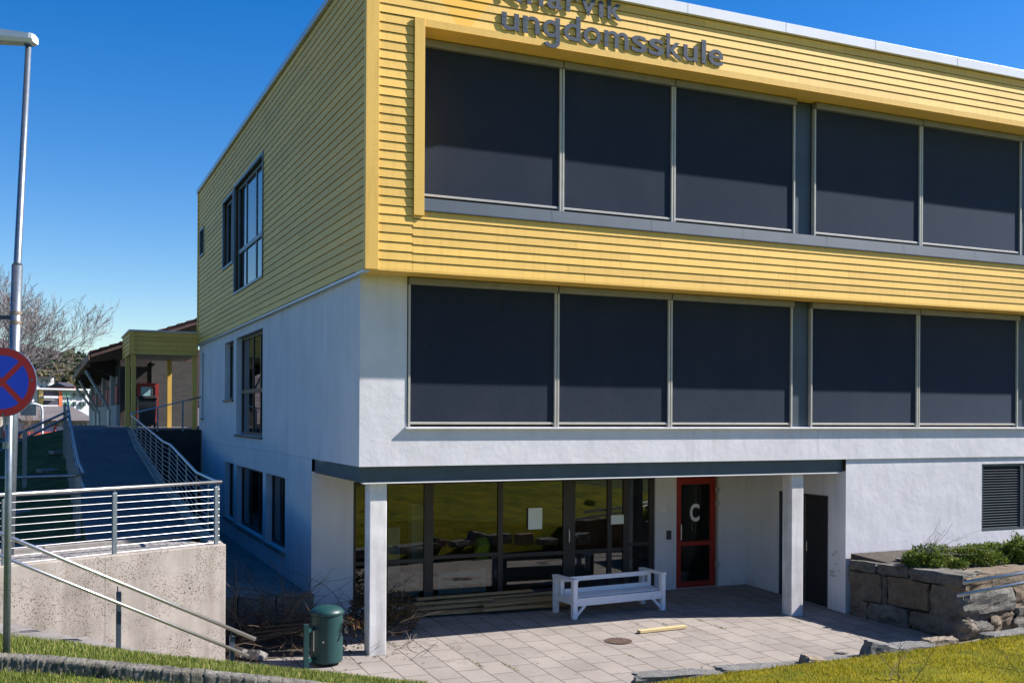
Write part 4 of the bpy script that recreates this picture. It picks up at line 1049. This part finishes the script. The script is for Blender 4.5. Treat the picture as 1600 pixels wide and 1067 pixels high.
# inside: white crates and vest
def crate(x, y, wx, hz, lab):
    t = thing('slatted_crate', lab, 'crate', (x, y, 0), 'white crates inside the entrance')
    for k in range(4): MB().box(x, x+wx, y, y+.03, .03+k*(hz/4), .03+k*(hz/4)+hz/7).build('slat', 'crate', t)
    for a in (x, x+wx-.06, x+wx/2-.03): MB().box(a, a+.06, y+.03, y+.09, 0, hz).build('post', 'crate', t)
crate(2.5, 3.72, .95, .62, 'white slatted crate inside behind the second glass pane'); crate(1.5, 3.74, .62, .62, 'white slatted crate inside behind the pane next to the left column')
for i, (x0, x1, z1, lab) in enumerate(((1.52, 1.78, 1.45, 'short pale cupboard inside next to the left column'), (2.0, 2.22, 1.85, 'tall narrow pale cupboard inside next to the short one'))):
    t = B(x0+.02, x1+.02, 3.86, 4.1, .60, z1); tag(t.build('cupboard', 'crate', bevel=.01), lab, 'cupboard')
w = MB().rock(Matrix.Translation((3.42, 3.85, .98)), (.26, .16, .42), 5, 5, .2, .5); tag(w.build('hivis_vest', 'hivis', smooth=True), 'hi vis yellow vest hanging inside behind the glass', 'vest')
# brush piles
w = MB(); twigs(w, (-.9, 2.1, .0), 230, 1.0, (.45, .55, .22), .007, .1, None, 21, .1); 
for k in range(6): w.tube([(-1.7+.2*k, 1.2+.15*k, .1+.05*k), (-.9+.2*k, 1.5, .14+.05*k), (-.2+.1*k, 2.0-.1*k, .1)], [.02, .016, .01], 5)
tag(w.build('branch_heap', 'twig'), 'heap of cut brown branches between the concrete wall and the white wall', 'branches', kind='stuff')
w = MB(); twigs(w, (.75, 2.0, -.02), 75, .62, (.24, .40, .2), .006, .5, None, 22, .08)
bh = tag(w.build('brushwood', 'twig'), 'dark brushwood with dry leaves behind the left column', 'branches', kind='stuff')
w = MB()
for cc, n in (((.75, 2.2, .2), 1300), ((1.1, 2.0, .08), 700), ((.2, 1.2, .02), 300), ((1.25, 2.6, .2), 600)): foliage(w, cc, .42, .5, .42, n, .055, n)
lv = w.build('dry_leaves', 'dryleaf', bh)
w = MB(); twigs(w, (.9, .55, -.09), 10, .45, (.3, .25, .01), .006, .02, None, 25); twigs(w, (9.2, 3.1, .0), 12, .3, (.4, .15, .01), .004, .05, None, 26)
tag(w.build('scattered_twigs', 'twiggrey'), 'scattered dry twigs on the paving right of the left column', 'twigs', kind='stuff')
w = MB(); rng = random.Random(44)
for k in range(260):
    x, y = rng.choice(((rng.gauss(0, .5), rng.gauss(.6, .3)), (rng.gauss(1.2, .5), rng.gauss(1.0, .4)), (rng.uniform(1, 9), rng.uniform(-3, 3)), (rng.gauss(8.2, .6), rng.gauss(3.0, .25)), (rng.gauss(-1.0, .4), rng.gauss(.6, .3)))); z = patz(y)+.008; s1 = rng.uniform(.012, .035); a = rng.random()*6.28
    if y > 3.4: continue
    w.add([(x+s1*math.cos(a), y+s1*math.sin(a), z), (x+s1*.5*math.cos(a+2), y+s1*.5*math.sin(a+2), z+.006), (x-s1*math.cos(a), y-s1*math.sin(a), z+.004), (x-s1*.5*math.cos(a+2), y-s1*.5*math.sin(a+2), z)], [(0, 1, 2, 3)])
tag(w.build('leaf_litter', 'dryleaf'), 'scattered fallen leaves and bits on the paving', 'leaf litter', kind='stuff')

# ================================================================== SIGN POST AND LAMP POST
sg = thing('no_stopping_sign', 'round blue no stopping sign with red border and red cross on a pole', 'road sign', tuple(at(10, 993, 9.0)))
sc = at(3, 597, 9.0); base = at(10, 1000, 9.0); n_ = -fw
MB().tube([(base.x, base.y, base.z-.3), at(13, 780, 9.06), at(16, 560, 9.06)], .030, 14).build('pole', 'steel', sg, smooth=True)
ax = Matrix.Translation(sc)@Matrix(((rt.x, 0, -fw.x, 0), (rt.y, 0, -fw.y, 0), (0, 1, 0, 0), (0, 0, 0, 1)))
def disc(r0, r1, z0, z1, n=64):
    mb = MB(); vs = []
    for k in range(n):
        t = 6.2832*k/n
        for rr2, zz in ((r1, z1), (r1, z0)): vs.append(ax@Vector((rr2*math.cos(t), rr2*math.sin(t), zz)))
        if r0 > 0:
            for zz in (z1, z0): vs.append(ax@Vector((r0*math.cos(t), r0*math.sin(t), zz)))
    st = 4 if r0 > 0 else 2; fs = []
    for k in range(n):
        a, b = k*st, ((k+1) % n)*st; fs.append((a, a+1, b+1, b))
        if r0 > 0: fs += [(a, b, b+2, a+2), (a+2, b+2, b+3, a+3)]
    if r0 == 0: fs += [tuple(k*2 for k in range(n)), tuple(k*2+1 for k in reversed(range(n)))]
    mb.add(vs, fs); return mb
RS = .302
disc(0, RS, -.004, 0).build('disc', 'signblue', sg); disc(RS*.775, RS*.985, 0, .0025).build('red_border', 'signred', sg)
disc(RS*.985, RS*1.0, -.012, .004).build('rim', 'steel', sg)
w = MB()
for k, (a, b) in enumerate(((1, 1), (1, -1))):
    d = Vector((a, b, 0)).normalized(); nn = Vector((-d.y, d.x, 0)); e = RS*.79; hw = RS*.075; z = .0012+.0006*k
    w.quad(*[ax@(d*i*e+nn*j*hw+Vector((0, 0, z))) for i, j in ((-1, -1), (1, -1), (1, 1), (-1, 1))])
w.build('red_cross', 'signred', sg)
for x, y in ((.055, -.93), (.93*.94, .05)):
    q = ax@Vector((RS*x, RS*y, .004)); w = MB(); w.tube([q, q+n_*.008], .011, 8); w.build('rivet', 'steel', sg)
w = MB(); pc = at(12, 690, 9.06); w.lathe((pc.x, pc.y, pc.z-.06), [(.04, 0), (.04, .06), (.034, .06)], 14); w.build('clamp', 'steel', sg); w = MB(); pc = at(12, 655, 9.06); w.lathe((pc.x, pc.y, pc.z-.05), [(.037, 0), (.037, .12)], 14); w.build('clamp', 'steel', sg)
lm = thing('street_lamp', 'tall galvanised street lamp rising above the railing at left', 'street lamp', tuple(at(15, 870, 13.3)))
dl = 13.3; b0 = at(12.5, 895, dl); jn = at(27, 415, dl); tp = at(44.5, 72, dl)
MB().tube([b0, jn], .066, 16).build('lower_pole', 'steel', lm, smooth=True)
MB().tube([jn, jn+(tp-jn).normalized()*.04, tp], [.066, .046, .036], 16).build('upper_pole', 'steel', lm, smooth=True)
for y in (489, 504):
    q = b0.lerp(jn, (895-y)/(895-415)); MB().lathe((q.x, q.y, q.z-.02), [(.072, 0), (.072, .04)], 16).build('clamp_band', simple('rusty_band', (.25, .2, .15), .7, .5, .2, 9, 0), lm)
q = b0.lerp(jn, (895-496)/(895-415)); MB().bar(q, q-rt*1.2, .04, .05).build('bracket_arm', 'bluemetal', lm)
w = MB(); hd = at(50, 60, dl)
prof = [(.04, .10, .075), (.0, .11, .10), (-.5, .13, .13), (-.85, .10, .12), (-1.0, .03, .05)]
vs = []
for x, hw, hh in prof:
    c0 = hd+rt*x+Vector((0, 0, .0-(.0)*x)); c0.z += -x*.10
    for j, k in ((-1, -.35), (-.75, -.8), (.75, -.8), (1, -.35), (.9, .35), (0, .6), (-.9, .35)): vs.append(c0+fw*(j*hw)+Vector((0, 0, k*hh)))
n = 7; w.add(vs, [(i*n+j, (i+1)*n+j, (i+1)*n+(j+1) % n, i*n+(j+1) % n) for i in range(len(prof)-1) for j in range(n)]+[tuple(range(n)), tuple(reversed(range((len(prof)-1)*n, len(prof)*n)))])
w.build('lamp_head', simple('lamp_white', (.66, .69, .70), .4, 0, .05, 5, 0), lm, smooth=False)
MB().tube([tp, tp+Vector((0, 0, .1))], .055, 12).build('lamp_socket', 'steel', lm)
w = MB(); c = at(44, 640, 13.5); w.add([c+rt*i*.085*1.2+Vector((0, 0, j*.075))+fw*k for k in (0, .01) for i, j in ((-1, -1), (1, -1), (1, 1), (-1, 1))], [(0, 1, 2, 3), (7, 6, 5, 4), (0, 4, 5, 1), (1, 5, 6, 2), (2, 6, 7, 3), (3, 7, 4, 0)])
w.build('small_plate', 'steel', lm)

# ================================================================== STEPPING STONES
for i, (x, y, d) in enumerate(((34, 716, 19.5), (56, 704, 21.5), (76, 694, 24), (94, 686.5, 26.5))):
    c = at(x, y, d); c.z = lz(c.x, c.y)+.03
    w = MB().rock(Matrix.Translation(c)@Matrix.Rotation(.3, 4, 'Z'), (.46, .42, .09), 200+i, 4, .07, .15)
    tag(w.build('stepping_stone', 'kerb'), ['nearest pale stepping stone by the stair rail post', 'second pale stepping stone from the stair rail post', 'third pale stepping stone up the dark lawn', 'farthest pale stepping stone up the dark lawn'][i], 'stepping stone', 'stepping stones on the side lawn')

# ================================================================== CANOPY AND LOW WING
cn = thing('entrance_canopy', 'yellow clad canopy on posts at the far corner of the school', 'canopy', (-1, 20, 3.1))
CXa, CXb, CYa, CYb, cz0, cz1 = -1.89, .03, 18.2, 21.6, 5.28, 5.95
w = MB(); n = 5; h = (cz1-cz0)/n
for i in range(n):
    q0 = cz0+i*h; q1 = q0+h-.004
    w.add([(CXa+.11, CYa-.03, q0), (CXb, CYa-.03, q0), (CXb, CYa-.008, q1), (CXa+.11, CYa-.008, q1), (CXb, CYa, q0), (CXa+.11, CYa, q0)], [(0, 1, 2, 3), (0, 5, 4, 1)])
    w.add([(CXa-.03, CYb, q0), (CXa-.03, CYa+.08, q0), (CXa-.008, CYa+.08, q1), (CXa-.008, CYb, q1), (CXa, CYb, q0), (CXa, CYa+.08, q0)], [(0, 1, 2, 3), (0, 4, 5, 1)])
w.box(CXa, CXb, CYa, CYa+.03, cz0, cz1-.01); w.box(CXa, CXa+.03, CYa+.03, CYb, cz0, cz1-.01)
w.box(CXa-.035, CXa+.11, CYa-.045, CYa-.031, cz0-.01, cz1); w.box(CXa-.045, CXa-.031, CYa-.031, CYa+.09, cz0-.01, cz1)
w.build('cladding', 'yellow', cn)
B(CXa+.04, CXb, CYa+.04, CYb, cz0-.02, cz0+.02).build('ceiling', 'block', cn)
B(CXa-.06, CXb, CYa-.06, CYb, cz1+.002, cz1+.05).build('roof', 'flashblue', cn)
for x, y in ((-1.80, 18.32), (-1.86, 19.9), (-.55, 20.6), (-.06, 18.3)): B(x-.065, x+.065, y-.065, y+.065, 3.0, cz0-.02).build('post', 'yellow', cn, .006)
wg = thing('low_wing', 'low school wing with dark overhanging roof and red window panels', 'building', (-1, 30, 3.1))
w = B(-2.05, -.2, 22.2, 46, 2.6, 3.80); w.build('base_wall', 'block', wg)
B(-1.95, 2, 22.25, 46, 3.80, 5.3).build('upper_wall', 'darkwall', wg)
for k in range(11):
    y = 22.7+k*2.05; B(-2.0, -1.95, y, y+1.5, 3.84, 4.45).build('red_panel', 'redframe', wg)
    B(-1.99, -1.95, y+.1, y+1.4, 4.5, 5.1).build('window', 'farglass', wg)
for k in range(4): B(-2.10, -1.95, 24.4+k*6.1, 25.0+k*6.1, 3.8, 5.3).build('pier', 'block', wg)
w = MB(); ex_, ez, rx_, rz_ = -2.85, 5.50, 5.0, 8.35
w.add([(ex_, 21.9, ez), (rx_, 21.9, rz_), (rx_, 46, rz_), (ex_, 46, ez), (ex_, 21.9, ez-.16), (rx_, 21.9, rz_-.16), (rx_, 46, rz_-.16), (ex_, 46, ez-.16)],
      [(0, 1, 2, 3), (7, 6, 5, 4), (0, 4, 5, 1), (0, 3, 7, 4)])
nr = 26
for k in range(nr):   # tile courses
    t0, t1 = k/nr, (k+1)/nr; x0, x1 = ex_+(rx_-ex_)*t0, ex_+(rx_-ex_)*t1; z0, z1 = ez+(rz_-ez)*t0, ez+(rz_-ez)*t1
    w.add([(x0-.03, 21.85, z0+.05), (x1, 21.85, z1+.02), (x1, 46, z1+.02), (x0-.03, 46, z0+.05), (x0-.03, 21.85, z0), (x0-.03, 46, z0)], [(0, 1, 2, 3), (4, 0, 3, 5), (4, 1, 0)])
w.box(-1.9, 5, 22.2, 22.3, 3.8, 5.7)
w.build('roof', 'tile', wg)
w = MB(); w.bar((-2.90, 21.9, 5.36), (-2.90, 46, 5.36), .03, .22); w.build('fascia', 'fascia', wg)
for k in range(6):
    y = 24+k*4; w = MB(); w.add([(-2.8, y, 5.1), (-1.95, y, 4.75), (-1.95, y, 5.4), (-2.8, y, 5.25), (-2.8, y+.12, 5.1), (-1.95, y+.12, 4.75), (-1.95, y+.12, 5.4), (-2.8, y+.12, 5.25)], [(0, 1, 2, 3), (7, 6, 5, 4), (0, 4, 5, 1), (1, 5, 6, 2), (2, 6, 7, 3), (3, 7, 4, 0)]); w.build('rafter', 'darkwall', wg)
for k, (x1, y1, x2, y2) in enumerate(((133.6, 578.6, 166, 640.5), (123.5, 594, 146, 645), (119.5, 607, 140, 643))):
    a = hX(x1, y1, -2.9); b = hX(x2, y2, -2.12); b.y = a.y; MB().tube([a, b, (b.x, b.y, 2.7)], .055, 8).build('strut', 'flashblue', wg)
# back wall of porch
bk = B(-1.95, -.98, 21.9, 22.0, 3.05, 5.27); bk.build('porch_wall', 'darkwall', wg)
B(-.98, .5, 21.86, 22.0, 3.05, 5.27).build('porch_brick_wall', 'brick', wg)
a, b = hY(214, 635, 21.85), hY(248, 599, 21.85)
w = MB(); t_ = .11
w.box(a.x, b.x, 21.84, 21.89, b.z-t_, b.z); w.box(a.x, b.x, 21.84, 21.89, a.z-.55, a.z+t_-.5); w.box(a.x, a.x+t_, 21.84, 21.89, a.z-.5+t_, b.z-t_); w.box(b.x-t_, b.x, 21.84, 21.89, a.z-.5+t_, b.z-t_)
nb = w.build('notice_window', 'redframe', wg); B(a.x+t_, b.x-t_, 21.87, 21.885, a.z-.1, b.z-t_).build('pane', 'notice', nb)
B(-1.84, .04, 17.52, 17.60, .2, 3.04).build('timber_screen', 'darkwall', wg)
# wheelie bin
p = hY(229, 668, 20.5); wb = thing('wheelie_bin', 'dark wheelie bin standing under the yellow canopy', 'bin', (p.x, 20.5, 3.08))
w = MB(); vs = []
for z, k in ((3.16, .82), (3.98, 1.0)):
    for i, j in ((-1, -1), (1, -1), (1, 1), (-1, 1)): vs.append((p.x+.28*i*k, 20.5+.33*j*k, z))
w.add(vs, [(3, 2, 1, 0), (4, 5, 6, 7), (0, 1, 5, 4), (1, 2, 6, 5), (2, 3, 7, 6), (3, 0, 4, 7)]); w.build('body', 'plastic', wb, .02)
w = B(p.x-.31, p.x+.31, 20.14, 20.86, 3.985, 4.04); w.box(p.x-.25, p.x+.25, 20.2, 20.8, 4.04, 4.08); w.build('lid', 'plastic', wb, .02)
for sx in (-1, 1): MB().tube([(p.x+.24*sx, 20.8, 3.17), (p.x+.30*sx, 20.8, 3.17)], .10, 14).build('wheel', 'black', wb)

# ================================================================== FAR BUILDINGS, HILL, TREES
NF = Vector((.34, -.94, 0)).normalized(); EF = Vector((.94, .34, 0)).normalized()
def fpt(x, d):   # where the sight line through column x meets the facade plane standing d metres away
    o = at(90, 655, d); r = ray(x, 655); cp = Vector((CX, CY, CZ)); t = (o-cp).dot(NF)/r.dot(NF); q = cp+r*t; return Vector((q.x, q.y, 0))
def fbox(mb, x0, x1, y0, y1, d, dep):
    a, b = fpt(x0, d), fpt(x1, d); z0, z1 = at(90, y1, d).z, at(90, y0, d).z; bk = -NF*dep
    P_ = [a, b, b+bk, a+bk]
    mb.add([(q.x, q.y, z0) for q in P_]+[(q.x, q.y, z1) for q in P_], [(3, 2, 1, 0), (4, 5, 6, 7), (0, 1, 5, 4), (1, 2, 6, 5), (2, 3, 7, 6), (3, 0, 4, 7)]); return mb
def froof(x0, x1, y, d, dep, h, hip=0):
    a, b = fpt(x0, d), fpt(x1, d); z = at(90, y, d).z; bk = -NF*dep; e = (b-a).normalized()*hip
    P_ = [a, b, b+bk, a+bk, a+bk*.5+e, b+bk*.5-e]; Z = [z, z, z, z, z+h, z+h]
    return MB().add([(q.x, q.y, zz) for q, zz in zip(P_, Z)], [(0, 1, 5, 4), (2, 3, 4, 5), (0, 4, 3), (1, 2, 5)])
ap = thing('apartment_block', 'white apartment block with orange and yellow panels beyond the lawn', 'building', tuple(at(90, 660, 160)))
fbox(MB(), 20, 139, 609, 660, 160, 14).build('wall', 'farwhite', ap)
fbox(MB(), 15, 142, 606.5, 609, 159, 16).build('roof', 'farwhite', ap)
for x0, x1, mt in ((61, 67.5, 'faryellow'), (92, 97, 'farorange')): fbox(MB(), x0, x1, 611, 637, 159.6, .5).build('coloured_panel', mt, ap)
for j, y in enumerate((611, 625)):
    fbox(MB(), 68.5, 91, y, y+8, 159.7, .4).build('balcony_recess', 'fardark', ap); fbox(MB(), 68.5, 91, y+7.6, y+11, 158.2, 1.4).build('balcony', 'farwhite', ap)
    for x0, x1, mt in ((97.5, 103, 'fargreen'), (104, 110, 'fargreen'), (116, 119, 'farglass'), (126, 130, 'farglass'), (131, 134, 'farglass'), (40, 50, 'farglass'), (26, 34, 'farglass')): fbox(MB(), x0, x1, y+2, y+8.5, 159.6, .5).build('window', mt, ap)
up = thing('hillside_apartment', 'white stepped apartment house above the coloured apartment block', 'building', tuple(at(75, 610, 200)))
fbox(MB(), 55, 84, 590, 625, 200, 12).build('wall', 'farwhite', up); fbox(MB(), 84, 94, 599, 625, 200, 12).build('wall', 'farwhite', up)
for x0, y in ((66, 594), (74, 594), (66, 602), (74, 602), (86, 603)): fbox(MB(), x0, x0+5, y, y+4.5, 199.5, .6).build('window', 'farglass', up)
fbox(MB(), 53, 85, 589, 590.3, 199, 14).build('roof', 'fardark', up)
dh = thing('dark_roofed_house', 'small house with dark roof behind the apartment block', 'house', tuple(at(112, 610, 190)))
fbox(MB(), 104, 118, 603, 620, 190, 9).build('wall', 'farred', dh); froof(103, 119, 603.5, 189.5, 9, .9).build('roof', 'fardark', dh)
lo = thing('lilac_school_house', 'long low lilac and red house with a grey pitched roof beyond the lawn', 'building', tuple(at(90, 690, 85)))
fbox(MB(), 40, 150, 655, 674, 85, 10).build('wall', 'farpink', lo); fbox(MB(), 40, 150, 674, 695, 84.9, 10).build('base_wall', 'farred', lo)
froof(36, 152, 657, 84.3, 11, 1.2).build('roof', 'farroof', lo)
for x in (70, 79, 89, 98, 116, 125, 131): 
    f = fbox(MB(), x, x+6, 658.5, 667, 84.85, .3).build('window', 'farwhite', lo); fbox(MB(), x+.8, x+5.2, 659.5, 666, 84.8, .2).build('pane', 'farglass', f)
for x in (86, 110): fbox(MB(), x, x+1.6, 657, 680, 84.8, .3).build('post', 'farred', lo)
wt = thing('white_marquee', 'white pitched roof marquee behind the low lilac house', 'tent', tuple(at(70, 640, 120)))
froof(46, 86, 639, 119.8, 5, .75, 1.4).build('roof', 'farwhite', wt); fbox(MB(), 48, 84, 639, 650, 120.2, 4).build('wall', 'farwhite', wt)
fl = thing('far_lamp_post', 'thin white lamp post in front of the low lilac house', 'street lamp', tuple(at(66, 684, 70)))
MB().tube([at(66, 690, 70), at(66, 640, 70), at(64, 634, 70), at(61, 633, 70)], .09, 6).build('pole', 'farwhite', fl)
MB().bar(at(62, 633, 70), at(58, 633.5, 70), .25, .1).build('lamp_head', 'farwhite', fl)
# hill
rid = [(-900, 420), (-500, 470), (-200, 505), (0, 527), (60, 541), (90, 549), (110, 557), (128, 566), (160, 580), (220, 600), (400, 628), (900, 645), (2400, 655)]
w = MB(); cols = []
for i in range(len(rid)-1):
    for j in range(4): t = j/4; cols.append((rid[i][0]*(1-t)+rid[i+1][0]*t, rid[i][1]*(1-t)+rid[i+1][1]*t))
rws = []
for k, d in enumerate((230, 300, 380, 460, 540, 620, 760)):
    r_ = []
    for x, y in cols:
        top = at(x, y, 620); kk = min(1, k/5); base = at(x, 655, d); z = 1+(top.z-1)*(kk**1.15)
        if k == 6: z = top.z*.6
        r_.append((base.x, base.y, z+3*noise.noise(Vector((base.x*.02, base.y*.02, 0)))*kk))
    rws.append(r_)
nC = len(cols); w.add([p for r_ in rws for p in r_], [(i*nC+j, i*nC+j+1, (i+1)*nC+j+1, (i+1)*nC+j) for i in range(6) for j in range(nC-1)])
structure(w.build('hill', m_speckle('heather_hillside', (.07, .055, .055), (.13, .10, .09), .25, dist=.5), smooth=True))
# far wood
rng = random.Random(12); w = MB(); w2 = MB()
def tri_tree(mb, p, h, r, conif):
    n = 46
    for k in range(n):
        t = rng.random(); a = rng.random()*6.28
        rr = r*((1-t)*.95+.08) if conif else r*math.sqrt(max(0, 1-(2*t-1)**2))*.95
        rr *= rng.uniform(.55, 1); c = Vector((p.x+rr*math.cos(a), p.y+rr*math.sin(a), p.z+h*(.12+.88*t))); s1 = r*rng.uniform(.25, .5)
        v = [c+Vector((rng.gauss(0, s1), rng.gauss(0, s1), rng.gauss(0, s1*.8))) for _ in range(3)]; mb.add(v, [(0, 1, 2)])
for k in range(900):
    x = rng.uniform(-60, 175); d = rng.uniform(235, 620); yt = 650
    fr_ = (d-230)/390; top = 527+max(0, x)*.30; 
    ykk = min(1, (d-230)/390)
    zt = 1+(at(x, top, 620).z-1)*(ykk**1.15); p = at(x, 655, d); p.z = zt-1
    y = proj(p)[1]
    if (y < 585 and x < 70) or (y < 574 and x < 100): continue
    con = rng.random() < .35 or x > 118
    tri_tree(w2 if con else w, p, rng.uniform(5, 8) if con else rng.uniform(4, 6), rng.uniform(1.6, 2.6) if con else rng.uniform(2.2, 3.6), con)
tag(w.build('leafless_wood', m_leaf('bare_wood', [(0, (.08, .06, .04)), (.5, (.15, .12, .06)), (1, (.19, .17, .07))], .2)), 'brown and olive wood on the hillside behind the houses', 'wood', kind='stuff')
tag(w2.build('conifer_wood', m_leaf('conifer', [(0, (.015, .03, .012)), (1, (.05, .075, .03))], .1)), 'dark conifers on the hillside below the ridge', 'wood', kind='stuff')
# bare birch
def grow(mb, p, d, L_, r, lev, rng):
    pts = [p]; rs = [r]; n = 4
    for i in range(n):
        d = (d+Vector((rng.gauss(0, .10), rng.gauss(0, .10), rng.gauss(.03, .06)))).normalized(); p = p+d*L_/n; pts.append(p); rs.append(max(.006, r*(1-.5*(i+1)/n)))
        if lev < 5 and (i > 0 or lev > 1):
            for q in range(2 if lev < 3 else 1):
                a = rng.uniform(0, 6.28); o = d.orthogonal().normalized(); o.rotate(Matrix.Rotation(a, 3, d)); e = (d*rng.uniform(.8, 1.3)+o*rng.uniform(.45, .8)+Vector((0, 0, .12))).normalized()
                if rng.random() < (.85 if lev < 3 else .5): grow(mb, p, e, L_*rng.uniform(.5, .68), rs[-1]*.55, lev+1, rng)
    mb.tube(pts, rs, 5 if lev < 2 else 3, False)
bt = thing('bare_birch', 'large leafless birch with pale branches behind the sign', 'tree', tuple(at(20, 690, 40)))
rng = random.Random(8); p = at(-6, 705, 40); w = MB(); tw = MB()
w.tube([p, p+Vector((0, 0, 2.2))], [.26, .2], 8); w.build('trunk', 'bark', bt)
for k, (dx, dz) in enumerate(((.55, 1), (.25, 1.2), (-.2, 1.2), (-.6, 1), (.95, .8), (.0, 1.4))):
    grow(tw, p+Vector((0, 0, 1.6+.1*k)), (rt*dx+Vector((0, 0, dz))+fw*rng.uniform(-.4, .4)).normalized(), 2.5, .075, 0, rng)
print('birch', len(tw.f)); tw.build('crown', simple('birch_twigs', (.24, .22, .21), .9, 0, .3, 3, 0), bt)
# young trees and shrubs by the lilac house
for i, (x, d) in enumerate(((30, 60), (48, 64))):
    t = thing('bare_shrub', ['brown leafless shrub under the birch, left one', 'brown leafless shrub under the birch, right one'][i], 'shrub', tuple(at(x, 690, d)), 'leafless shrubs below the birch')
    w = MB(); p = at(x, 690, d); rng = random.Random(50+i)
    for k in range(5): grow(w, p, Vector((rng.gauss(0, .4), rng.gauss(0, .4), 1)).normalized(), 1.1, .03, 2, rng)
    w.build('branches', 'twig', t)

# ================================================================== CAMERA, LIGHT, SKY
cd = D.cameras.new('camera'); co = D.objects.new('camera', cd); COL.objects.link(co); scene.camera = co
cd.sensor_width = 36; cd.lens = F/1600*36; cd.shift_y = (650-533.5)/1600; cd.clip_end = 6000; cd.clip_start = .1
co.matrix_world = Matrix.Translation((CX, CY, CZ))@Matrix.Rotation(-TH, 4, 'Z')@Matrix.Rotation(R(90), 4, 'X')@Matrix.Rotation(PH, 4, 'Z')
AZ, EL = R(74), R(40.5)   # sun azimuth from the facade normal towards +X
sd_ = Vector((math.sin(AZ)*math.cos(EL), -math.cos(AZ)*math.cos(EL), math.sin(EL)))
ld = D.lights.new('sun', 'SUN'); ld.energy = 5.0; ld.angle = R(.53); ld.color = (1, .935, .89)
lo_ = D.objects.new('sun', ld); COL.objects.link(lo_); lo_.rotation_euler = (-sd_).to_track_quat('-Z', 'Y').to_euler()
wd = D.worlds.new('World'); scene.world = wd; wd.use_nodes = True; nt = wd.node_tree
sk = nt.nodes.new('ShaderNodeTexSky'); sk.sky_type = 'NISHITA'; sk.sun_disc = False; sk.sun_elevation = EL; sk.sun_rotation = math.atan2(sd_.x, sd_.y)
sk.altitude = 50; sk.air_density = 1.0; sk.dust_density = .3; sk.ozone_density = 2.2
bg = nt.nodes['Background']; hs = nt.nodes.new('ShaderNodeHueSaturation'); hs.inputs['Saturation'].default_value = 1.5; hs.inputs['Hue'].default_value = .512
nt.links.new(sk.outputs[0], hs.inputs['Color']); nt.links.new(hs.outputs[0], bg.inputs[0]); bg.inputs[1].default_value = .078
scene.view_settings.view_transform = 'Standard'; scene.view_settings.look = 'None'; scene.view_settings.gamma = 1; scene.view_settings.exposure = 1.05
scene.cycles.max_bounces = 8; scene.cycles.transparent_max_bounces = 12
